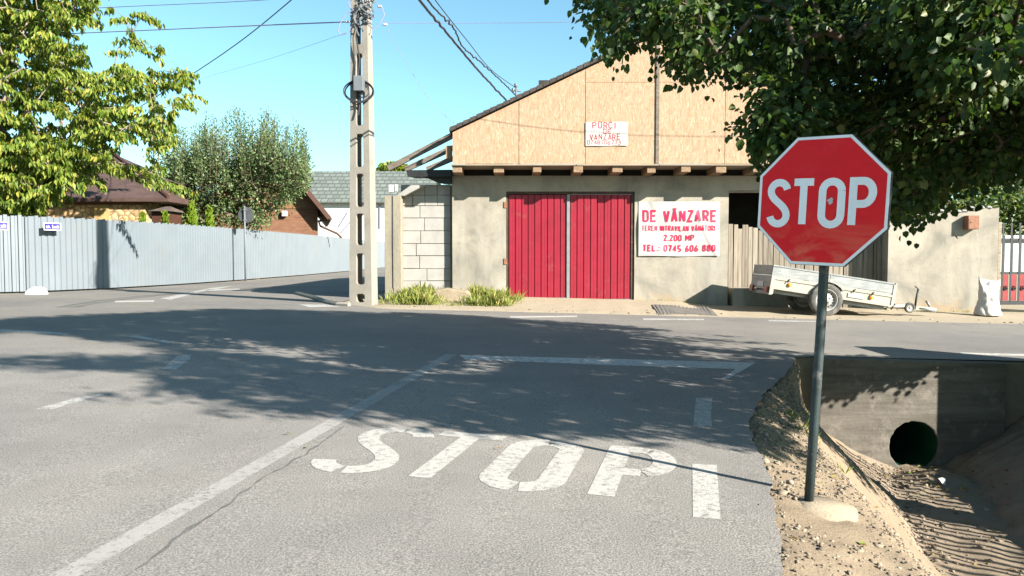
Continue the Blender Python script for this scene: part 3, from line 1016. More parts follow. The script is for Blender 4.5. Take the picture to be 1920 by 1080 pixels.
# ------------------------------------------------------------------ stop sign
def stop_sign():
    bx, by = gp(1515, 948, -0.06)
    bz = g(bx) - 0.06
    root = thing('stop_sign', (bx, by, bz), 'red octagonal STOP sign on a dark leaning post at the ditch edge', 'road sign')
    lean = 0.052
    top = Vector((bx + lean * 1.75, by + 0.03, bz + 1.74))
    pb = MB()
    p0 = Vector((bx, by, bz - 0.05))
    pm = p0.lerp(top, 0.5) + Vector((0.006, 0, 0))
    pb.tube([p0, p0.lerp(pm, .5), pm, pm.lerp(top, .5), top], 0.022, 16)
    pb.build('post', M['post'], root, True)
    # concrete footing, an irregular skirt poured round the post
    fb = MB()
    n = 30
    vs = []
    for k in range(n):
        a = 2 * math.pi * k / n
        r = 0.155 + 0.02 * mn.noise(Vector((math.cos(a) * 2, math.sin(a) * 2, 5)))
        vs.append((bx + 0.055 + r * math.cos(a) * 1.12, by - 0.0 + r * math.sin(a) * 0.95))
    v3 = [(x, y, bz + 0.012 - 0.11 * max(0, x - bx)) for x, y in vs] + [(x * 1.0 + (x - bx) * 0.08, y + (y - by) * 0.08, bz - 0.10) for x, y in vs]
    cen = len(v3)
    v3.append((bx + 0.02, by, bz + 0.028))
    fb.add(v3, [(k, (k + 1) % n, cen) for k in range(n)] + [(k, (k + 1) % n, n + (k + 1) % n, n + k) for k in range(n)])
    fb.build('footing', M['pad'], root, True)
    # plate, turned away from the sun towards the side street
    yaw, roll = R(43), R(-2.6)
    u = Vector((math.cos(yaw), -math.sin(yaw), 0))
    nn = Vector((-math.sin(yaw), -math.cos(yaw), 0))
    v = Vector((0, 0, 1))
    u, v = u * math.cos(roll) + v * math.sin(roll), v * math.cos(roll) - u * math.sin(roll)
    c3 = at(1535, 378, by) - nn * 0.0
    c3 = Vector((c3.x, c3.y - 0.03, c3.z))
    def place(x, y, d): return c3 + u * x + v * y + nn * d
    Rr = 0.297
    def octa(r, off=R(22.5), cut=0.0):
        return [(r / math.cos(R(22.5)) * math.cos(off + k * math.pi / 4), r / math.cos(R(22.5)) * math.sin(off + k * math.pi / 4)) for k in range(8)]
    def plate(r, d0, d1, cx=0.0):
        mb = MB()
        o8 = octa(r)
        vs = [place(x + cx, y, d0) for x, y in o8] + [place(x + cx, y, d1) for x, y in o8]
        mb.add(vs, [tuple(range(8)), tuple(range(15, 7, -1))] + [(k, (k + 1) % 8, 8 + (k + 1) % 8, 8 + k) for k in range(8)])
        return mb
    pl = plate(Rr, 0.012, -0.012).build('sign_plate', M['sign_back'], root)
    plate(Rr - 0.002, 0.0125, 0.014).build('white_border', M['sign_white'], pl, off=world_off(root))
    plate(Rr - 0.015, 0.0142, 0.0152).build('red_field', M['sign_red'], pl, off=world_off(root))
    tb = MB()
    H, t = 0.230, 0.0345
    for ch, x, w in (('S', -0.252, 0.114), ('T', -0.141, 0.126), ('O', -0.008, 0.120), ('P', 0.127, 0.118)):
        k = 0
        for st in glyph(ch, w - t, H - t):
            k += 1
            ribbon(tb, [(x + t / 2 + a, -H / 2 - 0.010 + t / 2 + b) for a, b in st], t, place, 0.016 + 0.0002 * k)
    tb.build('lettering', M['sign_white'], pl, off=world_off(root))
    sb = MB()
    pts = [(0.052 + 0.016 * math.cos(a) * (1 if k % 2 else 0.6), 0.0 + 0.017 * math.sin(a) * (1 if k % 3 else 0.55)) for k, a in enumerate(np.linspace(0, 2 * math.pi, 11)[:-1])]
    sb.add([place(x - 0.006, y, 0.0162) for x, y in pts], [tuple(range(10))])
    sb.build('sticker', M['white'], pl, off=world_off(root))
    bb = MB()
    for dz in (0.12, -0.14):
        q = place(0, dz, -0.02)
        bb.box((-0.06, -0.008, -0.018), (0.06, 0.008, 0.018), Matrix.Translation(q) @ Matrix.Rotation(-yaw, 4, 'Z'))
    bb.split('clamp', M['grey_steel'], root)
stop_sign()

# ------------------------------------------------------------------ culvert headwall with pipe
def culvert():
    x0, x1, y0, y1 = 3.55, 5.70, 8.55, 8.78
    zt0, zt1, zb = -0.183, -0.245, -1.75
    root = thing('culvert_headwall', (4.6, 8.66, zb), 'board-marked concrete headwall holding the green drain pipe in the ditch', 'culvert')
    cx, cz, r = at(1714, 836, 8.55).x, at(1714, 836, 8.55).z, 0.285
    mb = MB()
    n = 48
    vs, ang = [], [2 * math.pi * k / n for k in range(n)]
    def outer(a):
        dx, dz = math.cos(a), math.sin(a)
        ts = []
        if dx > 1e-6: ts.append((x1 - cx) / dx)
        if dx < -1e-6: ts.append((x0 - cx) / dx)
        if dz > 1e-6: ts.append((zt0 - cz) / dz)
        if dz < -1e-6: ts.append((zb - cz) / dz)
        t = min(ts)
        return cx + dx * t, cz + dz * t
    cor = [math.atan2(zt0 - cz, x1 - cx), math.atan2(zt0 - cz, x0 - cx), math.atan2(zb - cz, x0 - cx) + 2 * math.pi, math.atan2(zb - cz, x1 - cx) + 2 * math.pi]
    ang = sorted(ang + cor)
    n = len(ang)
    def drop(x, z):
        return z + ((zt1 - zt0) * (x - x0) / (x1 - x0) if z > cz else 0)
    for y in (y0, y1):
        for a in ang:
            rr = r * (1 + 0.03 * mn.noise(Vector((math.cos(a) * 5, math.sin(a) * 5, 1))) + 0.02 * mn.noise(Vector((math.cos(a) * 14, math.sin(a) * 14, 1))))
            vs.append((cx + rr * math.cos(a), y, cz + rr * math.sin(a)))
        for a in ang:
            x, z = outer(a)
            vs.append((x, y, drop(x, z)))
    fs = []
    for k in range(n):
        k2 = (k + 1) % n
        fs += [(k, k2, n + k2, n + k), (2 * n + k, 3 * n + k, 3 * n + k2, 2 * n + k2), (k, 2 * n + k, 2 * n + k2, k2), (n + k, n + k2, 3 * n + k2, 3 * n + k)]
    mb.add(vs, fs)
    mb.build('headwall', M['headwall'], root, bevel=0.012)
    pb = MB()
    prof = []
    for i in range(70):
        prof.append((r * 0.985 - (0.012 if i % 2 else 0), 0.03 + i * 0.08))
    pb.lathe((cx, 8.55, cz), (0, 1, 0), prof, 40)
    pb.build('pipe', M['pipe'], root, True)
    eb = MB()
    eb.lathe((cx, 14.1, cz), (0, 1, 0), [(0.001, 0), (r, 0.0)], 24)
    eb.build('pipe_end_disc', M['dark'], root)  # near-black disc closing the far end of the pipe
culvert()

# ------------------------------------------------------------------ low garden fence on the far bank (its shadow falls across the ditch)
def bank_fence():
    X, ya, yb = 6.55, 1.2, 6.45
    base = -0.10
    root = thing('picket_fence', (X, 4, g(X)), 'low iron picket fence along the far bank of the ditch, beside the tree trunk', 'fence')
    mb = MB()
    y = ya
    while y < yb:
        mb.box((X - 0.005, y, base), (X + 0.005, y + 0.05, 0.60))
        y += 0.135
    mb.split('picket', M['gate_iron'], root)
    rb = MB()
    rb.box((X + 0.013, ya, base + 0.02), (X + 0.04, yb, base + 0.06))
    rb.build('rail', M['gate_iron'], root)
    bb = MB()
    bb.box((X - 0.1, ya, -0.7), (X + 0.1, yb + 0.2, base))
    bb.build('base', M['pillar'], root)
    g2 = thing('shadow_pillar', (X, 7.75, g(X)), 'unseen pillar added at the fence end to shade the headwall', 'pillar')  # out of view, added and shaped to shade the headwall's right end
    b2 = MB()
    b2.box((X - 0.25, 7.50, -0.8), (X + 0.25, 8.55, 0.80))
    b2.build('shaft', M['pillar'], g2, bevel=0.06)
    b3 = MB()
    b3.box((X - 0.29, 7.47, 0.801), (X + 0.29, 8.59, 0.86))
    b3.build('cap', M['pillar'], g2, bevel=0.02)
bank_fence()

# ------------------------------------------------------------------ farm building
YW, YG = 17.6, 16.85
def wx(px, Y=YW): return (px - 960) / F * (Y / 1.0) / (math.cos(TH)) * math.cos(TH)
def farm_building():
    zb = -0.55
    A = lambda px, py: at(px, py, YW)
    Gp = lambda px, py: at(px, py, YG)
    root = thing('farm_building', (4.0, YW, -0.2), 'cement-rendered farm building with chipboard gable and red sheet-metal gate', 'building')
    xl, xd0, xd1, xo0, xo1 = A(848, 400).x, A(949, 400).x, A(1190, 400).x, A(1366, 400).x, A(1662, 400).x
    zd, zo, zt = A(960, 359).z, A(1400, 357).z, 2.868
    wb = MB()
    yb = YW + 0.3
    wb.box((xl, YW, zb), (xd0, yb, zd))
    wb.box((xd1, YW, zb), (xo0, yb, zd))
    wb.box((xl, YW, zd), (xo0, yb, zt))
    wb.box((xo0, YW, zo), (xo1, yb, zt))
    wb.box((xl, yb, zb), (xl + 0.3, 28, zt))
    wb.box((xl, 28, zb), (xo1 + 0.3, 28.3, zt))
    wb.box((xo1, yb, zb), (xo1 + 0.3, 28, zt))
    wb.build('wall', M['render'], root)
    ib = MB()                                       # near-black room box, interior shade put into the colour
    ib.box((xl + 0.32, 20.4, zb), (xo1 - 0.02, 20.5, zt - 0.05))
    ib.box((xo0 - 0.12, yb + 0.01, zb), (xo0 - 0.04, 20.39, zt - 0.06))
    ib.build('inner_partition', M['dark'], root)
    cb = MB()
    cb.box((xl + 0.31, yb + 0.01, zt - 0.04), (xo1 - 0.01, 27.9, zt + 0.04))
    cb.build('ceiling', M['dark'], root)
    # floor boards over the joists, carrying the gable
    zj0, zj1 = Gp(900, 323).z, Gp(900, 310.5).z
    for i, px in enumerate((857, 935, 1007, 1084, 1158, 1222, 1286, 1352, 1421, 1490, 1560, 1630)):
        x = Gp(px, 315).x
        w = 0.105 + 0.012 * math.sin(i * 2.1)
        jb = MB()
        jb.box((x - w, YG + 0.02 + 0.03 * math.sin(i * 1.7), zj0 - 0.01 * math.sin(i * 3)), (x + w, YW + 0.29, zj1))
        jb.build('joist', M['joist'], root, bevel=0.008)
    eb = MB()
    for a, b in ((846, 1080), (1081, 1236), (1237, 1500), (1501, 1690)):
        j = 0.006 * math.sin(a)
        eb.box((Gp(a, 300).x, YG - 0.03 + j, zj1 + 0.001), (Gp(b, 300).x - 0.005, YW + 0.25, zj1 + 0.035 + j))
    eb.split('edge_board', M['plank'], root)
    # near-black fill painting the shaded void between the joists
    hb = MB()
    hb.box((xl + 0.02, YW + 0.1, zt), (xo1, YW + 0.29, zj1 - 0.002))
    hb.build('joist_void_fill', M['dark'], root)
    # gable of chipboard sheets
    zg0 = zj1 + 0.043
    apx, apz = Gp(1268, 46).x, Gp(1268, 46).z
    ex, ez = Gp(848, 246).x, Gp(848, 246).z
    rx = 2 * apx - ex
    def roof_z(x):
        return ez + (apz - ez) * (1 - abs(x - apx) / (apx - ex))
    cuts = [848, 973, 1098, 1232, 1360, 1490, 1600, 1688]
    xs = [Gp(c, 200).x for c in cuts]
    xs[-1] = rx
    zsplit = Gp(1100, 154).z
    for k, (a, b) in enumerate(zip(xs, xs[1:])):
        a2, b2 = a + 0.006, b - 0.006
        pts_lo, pts_hi = [], []
        za, zbv = roof_z(a2) - 0.03, roof_z(b2) - 0.03
        mid = [(apx, roof_z(apx) - 0.03)] if a2 < apx < b2 else []
        top = [(b2, zbv)] + mid + [(a2, za)]
        y = YG + 0.004 * (k % 3)
        pb = MB()
        if min(za, zbv) > zsplit + 0.2:
            pb.prism([(a2, zg0), (b2, zg0), (b2, zsplit - 0.004), (a2, zsplit - 0.004)], y, y + 0.02)
            pb.prism([(a2, zsplit + 0.004), (b2, zsplit + 0.004)] + top, y + 0.003, y + 0.023)
        else:
            pb.prism([(a2, zg0), (b2, zg0)] + top, y, y + 0.02)
        pb.build('gable_panel', M['osb'], root)
    sb = MB()                                       # studs behind the joints and one cover strip
    x = Gp(1233, 200).x
    sb.box((x - 0.035, YG - 0.02, zg0), (x + 0.035, YG - 0.001, roof_z(x) - 0.1))
    sb.build('cover_strip', M['rafter'], root)
    st = MB()
    for x in xs[1:-1]:
        st.box((x - 0.05, YG + 0.045, zg0), (x + 0.05, YG + 0.12, roof_z(x) - 0.05))
    z = zsplit
    st.box((Gp(1010, 200).x, YG + 0.03, z - 0.05), (2 * apx - Gp(1010, 200).x, YG + 0.044, z + 0.05))
    st.split('stud', M['dark'], root)
    # roof slopes with a tile-ended verge
    slope = (apz - ez) / (apx - ex)
    nx, nz = -slope / math.hypot(slope, 1), 1 / math.hypot(slope, 1)
    for sgn in (-1, 1):
        def P(d, y, h):                             # d: distance down from the ridge along x
            return (apx + sgn * d, y, apz - slope * d + h)
        L = apx - ex + 0.06
        rb = MB()
        vs = [P(0, YG - 0.10, 0.01), P(L, YG - 0.10, 0.01), P(L, 28.2, 0.01), P(0, 28.2, 0.01), P(0, YG - 0.10, 0.07), P(L, YG - 0.10, 0.07), P(L, 28.2, 0.07), P(0, 28.2, 0.07)]
        rb.add(vs, [(0, 1, 2, 3), (4, 5, 6, 7), (0, 1, 5, 4), (1, 2, 6, 5), (2, 3, 7, 6), (3, 0, 4, 7)])
        n = 34
        for i in range(n):
            a, b = L * i / n, L * (i + 0.92) / n
            h0, h1 = 0.072, 0.088 + 0.004 * math.sin(i * 5.0)
            rb.add([P(a, YG - 0.13, h1 - 0.012), P(b, YG - 0.13, h1 + 0.006), P(b, YG + 0.35, h1 + 0.006), P(a, YG + 0.35, h1 - 0.012), P(a, YG - 0.13, -0.005), P(b, YG - 0.13, -0.003)], [(0, 1, 2, 3), (4, 5, 1, 0)])
        rb.build('roof', M['tile_dark'], root)
    # side eave rafters without covering, running down over the block wall
    for k, (p, q, Y) in enumerate((((852, 252), (728, 316), 17.5), ((852, 276), (760, 318), 19.0), ((852, 296), (800, 318), 20.2))):
        rb = MB()
        rb.bar(at(*p, Y), at(*q, Y), 0.10, 0.13)
        rb.build('rafter', M['rafter'], root)
    tb = MB()
    p0, p1 = at(762, 319, 17.45), at(849, 322, 17.45)
    for (a, b, c, d, Y) in (((762, 319), (846, 318), (846, 331), (764, 331), 17.3), ((795, 331.5), (846, 331.5), (846, 345), (822, 343), 17.45)):
        vs = [at(*p, Y) for p in (a, b, c, d)] + [at(*p, Y) + Vector((0, 1.6, 0.12)) for p in (a, b, c, d)]
        tb.add(vs, [(0, 1, 2, 3), (7, 6, 5, 4), (0, 1, 5, 4), (1, 2, 6, 5), (2, 3, 7, 6), (3, 0, 4, 7)])
    tb.split('eave_sheet', M['tarp'], root)
    bb = MB()
    bb.box((at(836, 280, 16.95).x, 16.95, at(836, 297, 16.95).z), (at(847, 280, 16.95).x, 17.1, at(836, 273, 16.95).z))
    bb.build('eave_block', M['joist'], root)
    # service mast on the roof
    mbm = MB()
    b0 = at(968, 186, 17.2)
    mbm.tube([b0 - Vector((0, 0, 0.2)), at(968, 158, 17.2)], 0.022, 8)
    mbm.tube([at(960, 169, 17.2), at(977, 171, 17.2)], 0.018, 6)
    mbm.lathe(at(967, 160, 17.2), (0, 0, 1), [(0.001, -.05), (0.045, -.04), (0.03, 0.0), (0.045, 0.03), (0.001, 0.05)], 10)
    mbm.lathe(at(962, 169, 17.2), (0, 0, 1), [(0.001, -.05), (0.04, -.04), (0.025, 0.0), (0.04, 0.03), (0.001, 0.05)], 10)
    mbm.build('service_mast', M['boxgrey'], root, True)
    # red gate: frame, two corrugated leaves
    gate = MB()
    zg = A(960, 558).z
    zgr = A(1180, 563).z
    xm0, xm1 = A(1063.5, 460).x, A(1068.5, 460).x
    gate.box((xd0, YW + 0.03, zb), (xd0 + 0.05, YW + 0.13, zd - 0.06))
    gate.box((xd1 - 0.075, YW + 0.03, zb), (xd1, YW + 0.13, zd - 0.06))
    gate.box((xd0, YW + 0.03, zd - 0.06), (xd1, YW + 0.13, zd))
    gob = gate.build('garage_door', M['darkframe'], root)
    off = world_off(root)
    for a, b, za in ((xd0 + 0.055, xm0 - 0.012, zg), (xm1 + 0.004, xd1 - 0.08, (zg + zgr) / 2)):
        lb = MB()
        n = 9 if a < 0.5 else 9
        prof = []
        pitch = (b - a) / n
        for i in range(n):
            x = a + i * pitch
            prof += [(x, 0.0), (x + pitch * .06, 0.0), (x + pitch * .13, -0.018), (x + pitch * .46, -0.018), (x + pitch * .5, -0.013), (x + pitch * .54, -0.018), (x + pitch * .91, -0.018), (x + pitch * .97, 0.0)]
        prof.append((b, 0.0))
        y = YW + 0.07
        v0 = [(x, y + d, za) for x, d in prof]
        v1 = [(x, y + d, zd - 0.075) for x, d in prof]
        m_ = len(prof)
        lb.add(v0 + v1 + [(a, y + 0.02, za), (b, y + 0.02, za), (b, y + 0.02, zd - 0.075), (a, y + 0.02, zd - 0.075)],
               [(i, i + 1, m_ + i + 1, m_ + i) for i in range(m_ - 1)] + [(2 * m_, 2 * m_ + 1, 2 * m_ + 2, 2 * m_ + 3)])
        lb.build('door_leaf', M['red'], gob, off=off)
        sb2 = MB()
        sb2.box((a, YW + 0.035, za - 0.04), (b, YW + 0.09, za - 0.003))
        sb2.build('bottom_rail', M['grey_steel'], gob, off=off)
    cb2 = MB()
    cb2.box((xm0 - 0.008, YW + 0.02, zg - 0.06), (xm1, YW + 0.068, zd - 0.065))
    cb2.box((xm1 + 0.001, YW + 0.03, zd - 0.074), (xd1 - 0.08, YW + 0.06, zd - 0.063))
    cb2.build('meeting_strip', M['grey_steel'], gob, off=off)
    hb2 = MB()
    for z in (A(948, 384).z, A(948, 490).z):
        hb2.box((xd0 - 0.05, YW - 0.02, z - 0.07), (xd0 + 0.02, YW + 0.029, z + 0.07))
    hb2.split('hinge', M['rust'], gob, off=off)
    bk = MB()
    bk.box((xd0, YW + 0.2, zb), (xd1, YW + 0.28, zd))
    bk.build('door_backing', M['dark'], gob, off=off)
    # plank gate in the second opening
    pk = MB()
    x = xo0 + 0.02
    i = 0
    while x < xo1 - 0.06:
        w = 0.10 + 0.05 * random.random()
        w = min(w, xo1 - x - 0.01)
        zt_ = A(1400, 424 + random.uniform(-7, 7) + (x - xo0) * 5).z
        y = YW + 0.40 + random.uniform(0, 0.025)
        tilt = random.uniform(-0.012, 0.012)
        z0_ = A(1400, 572).z - 0.15
        pk.add([(x, y, z0_), (x + w - 0.012, y, z0_), (x + w - 0.012, y + 0.025, z0_), (x, y + 0.025, z0_), (x + tilt, y, zt_), (x + w - 0.012 + tilt, y, zt_ + random.uniform(-.02, .02)), (x + w - 0.012 + tilt, y + 0.025, zt_), (x + tilt, y + 0.025, zt_)],
               [(0, 3, 2, 1), (4, 5, 6, 7), (0, 1, 5, 4), (1, 2, 6, 5), (2, 3, 7, 6), (3, 0, 4, 7)])
        x += w
    pk.build('plank_gate', M['oldwood'], root)
    pl = MB()
    pl.box((A(1372, 560).x, YW - 0.10, -0.6), (A(1476, 560).x, YW + 0.38, A(1400, 540).z))
    pl.build('plinth', M['pillar'], root, bevel=0.015)
    # torn strip of shade board over the opening
    sb3 = MB()
    sb3.box((xo0 + 0.01, YW + 0.02, zo - 0.05), (xo1 - 0.01, YW + 0.10, zo - 0.002))
    sb3.build('lintel_board', M['plank'], root)
    return xl, xo0, xo1
XL, XO0, XO1 = farm_building()

# ------------------------------------------------------------------ banner and paper notice
def banner():
    c = at(1273, 430, YW)
    root = thing('banner', (c.x, YW, c.z), 'white vinyl banner with pink DE VÂNZARE lettering right of the red gate', 'banner')
    x0, x1, z0, z1 = at(1197, 430, YW).x, at(1349, 430, YW).x, at(1270, 480, YW).z, at(1270, 378, YW).z
    def surf(u, v, d):
        x = x0 + (x1 - x0) * u
        z = z0 + (z1 - z0) * v + 0.012 * math.sin(u * 9.0) * (1 - v) * 0.6
        y = YW - 0.035 - 0.012 * math.sin(u * 7 + v * 5) - 0.010 * math.sin(u * 17 - v * 9) * (1 if v > .5 else .6)
        # creases running down from the right eyelet
        y -= 0.012 * math.exp(-((u - 0.62 - 0.35 * (1 - v)) / 0.03) ** 2) - 0.010 * math.exp(-((u - 0.10 - 0.3 * (1 - v)) / 0.04) ** 2)
        return (x, y - d, z)
    nu, nv = 110, 60
    mb = MB()
    mb.add([surf(i / nu, j / nv, 0) for j in range(nv + 1) for i in range(nu + 1)] + [(p[0], p[1] + 0.004, p[2]) for p in [surf(i / nu, j / nv, 0) for j in range(nv + 1) for i in range(nu + 1)]],
           [(j * (nu + 1) + i, j * (nu + 1) + i + 1, (j + 1) * (nu + 1) + i + 1, (j + 1) * (nu + 1) + i) for j in range(nv) for i in range(nu)] +
           [((nu + 1) * (nv + 1) + j * (nu + 1) + i, (nu + 1) * (nv + 1) + (j + 1) * (nu + 1) + i, (nu + 1) * (nv + 1) + (j + 1) * (nu + 1) + i + 1, (nu + 1) * (nv + 1) + j * (nu + 1) + i + 1) for j in range(nv) for i in range(nu)])
    mb.build('sheet', M['banner'], root, True)
    Wd, Hd = x1 - x0, z1 - z0
    tb = MB()
    def place(x, y, dz): return surf(x / Wd, y / Hd, 0.009 + dz)
    s = Wd / 152.0
    def line(t, px0, px1, pyb, pyt, wgt):
        h = (pyb - pyt) * s
        text(tb, t, (px0 - 1197) * s, (480 - pyb) * s, h, h * 0.62, wgt * s, h * 0.13, place, stretch_to=(px1 - px0) * s)
    line('DE VÂNZARE', 1204, 1343, 417, 394, 3.8)
    line('TEREN INTRAVILAN VÂNĂTORI -', 1203, 1349, 433.5, 423, 1.5)
    line('2.200 MP', 1244, 1301, 452, 440, 2.0)
    line('TEL.: 0745 606 880', 1205, 1341, 472, 459, 2.4)
    # long strokes follow the wavy sheet: subdivide
    o = tb.build('lettering', M['ink'], root)
    o['label'] = 'pink printed lettering'
SEG[0] = 0.025
banner()

def poster():
    Y = YG - 0.012
    c = at(1138, 250, Y)
    root = thing('paper_notice', (c.x, Y, c.z), 'hand-lettered white PORCI DE VANZARE notice pinned on the chipboard gable', 'notice')
    x0, x1, z0, z1 = at(1098, 250, Y).x, at(1177.5, 250, Y).x, at(1138, 273, Y).z, at(1138, 228, Y).z
    mb = MB()
    n = 16
    vs = []
    for d in (0, 0.003):
        for j in range(2):
            for i in range(n + 1):
                u = i / n
                vs.append((x0 + (x1 - x0) * u, Y - 0.004 - 0.006 * math.sin(u * 8 + j) + d, (z0, z1)[j] + 0.012 * (1 - u) * (-1 if j == 0 else -1) + 0.004 * math.sin(u * 11)))
    b = 2 * (n + 1)
    mb.add(vs, [(i, i + 1, n + 2 + i, n + 1 + i) for i in range(n)] + [(b + i, b + n + 1 + i, b + n + 2 + i, b + i + 1) for i in range(n)])
    mb.build('sheet', M['paper'], root)
    s = (x1 - x0) / 79.5
    tb = MB()
    def place(x, y, dz):
        u = x / (x1 - x0)
        return (x0 + x, Y - 0.0055 - 0.006 * math.sin(u * 8 + y / (z1 - z0)) - dz, z0 + y)
    def line(t, px0, px1, pyb, pyt, w):
        h = (pyb - pyt) * s
        text(tb, t, (px0 - 1098) * s, (273 - pyb) * s, h, h * .7, w * s, h * .2, place, jit=0.06, stretch_to=(px1 - px0) * s)
    line('PORCI', 1111, 1154, 242, 229, 1.7)
    line('DE', 1130, 1146, 251.5, 242.5, 1.4)
    line('VANZARE', 1106, 1163, 262.5, 251.5, 1.5)
    line('0748706773', 1101, 1164, 271.5, 263, 1.0)
    line('...', 1157, 1172, 239, 234, 1.2)
    tb.build('lettering', M['marker'], root)
poster()
SEG[0] = 0

# ------------------------------------------------------------------ block wall and its pillar
def block_wall():
    Y = 17.75
    x0, x1 = at(752, 450, Y).x, XL - 0.012
    root = thing('block_wall', ((x0 + x1) / 2, Y, 0), 'unplastered wall of white aerated blocks between the pillar and the farm building', 'wall')
    zt, zb = at(800, 346, Y).z, at(800, 553, Y).z
    mb = MB()
    mb.box((x0, Y + 0.03, zb - 0.3), (x1, Y + 0.25, zt - 0.01))
    mb.build('mortar_bed', M['mortar'], root)
    b = MB()
    rows = [346, 366, 386, 409, 433, 457, 480, 504, 527, 551]
    for k, (a, c) in enumerate(zip(rows, rows[1:])):
        za, zc = at(800, a, Y).z, at(800, c, Y).z
        if k < 2:
            cutpx = [752, 752 + 22, 752 + 45, 752 + 68, 845]
        else:
            cutpx = [752, 752 + (34 if k % 2 == 0 else 43) + random.uniform(-3, 3), 845]
            if k in (5, 7): cutpx = [752, 752 + 28, 845]
            if k == 7: cutpx = [752, 800, 845]
        for p, q in zip(cutpx, cutpx[1:]):
            xa, xb = at(p, 450, Y).x, min(at(q, 450, Y).x, x1)
            gz, gx = random.uniform(0.005, 0.014), random.uniform(0.004, 0.009)
            d = random.uniform(0, 0.012)
            b.box((xa + gx, Y + d, zc + gz), (xb - gx, Y + 0.028, za - gz * .3))
    b.build('blocks', M['block'], root, bevel=0.006)
    pr = thing('concrete_pillar', (at(737, 450, 17.45).x, 17.5, 0), 'tan concrete pillar with a sloping cap at the end of the white block wall', 'pillar')
    pb = MB()
    xa, xb, xm = at(721, 450, 17.4).x, at(752, 450, 17.4).x, at(737, 450, 17.4).x
    zt2 = at(735, 367, 17.4).z
    pb.box((xa, 17.4, zb - 0.3), (xm - 0.008, 17.75, zt2))
    pb.box((xm + 0.008, 17.4, zb - 0.3), (xb, 17.75, zt2))
    pb.box((xm - 0.008, 17.42, zb - 0.3), (xm + 0.008, 17.74, zt2 - 0.01))
    pb.build('shaft', M['pillar'], pr, bevel=0.01)
    cb = MB()
    cb.prism([(at(740, 0, 17.45).x, zt2 + 0.002), (at(756, 0, 17.45).x, zt2 + 0.002), (at(795, 0, 17.45).x, at(0, 347, 17.45).z), (at(768, 0, 17.45).x, at(0, 347, 17.45).z)], 17.45, 17.70)
    cb.build('sloping_cap', M['block'], pr, bevel=0.01)
    bx = MB()
    a, c = at(728, 360, 17.38), at(744, 346, 17.38)
    bx.box((a.x, 17.42, a.z), (at(736, 0, 17.42).x, 17.55, c.z))
    bx.box((at(738, 0, 17.42).x, 17.43, a.z + 0.02), (c.x, 17.56, c.z + 0.01))
    bx.split('terminal_box', M['white'], pr, bevel=0.008)
    wb = MB()
    wb.tube([at(737, 362, 17.385), at(737, 450, 17.385), at(738, 540, 17.385)], 0.010, 6)
    wb.build('conduit', M['boxgrey'], pr)
block_wall()

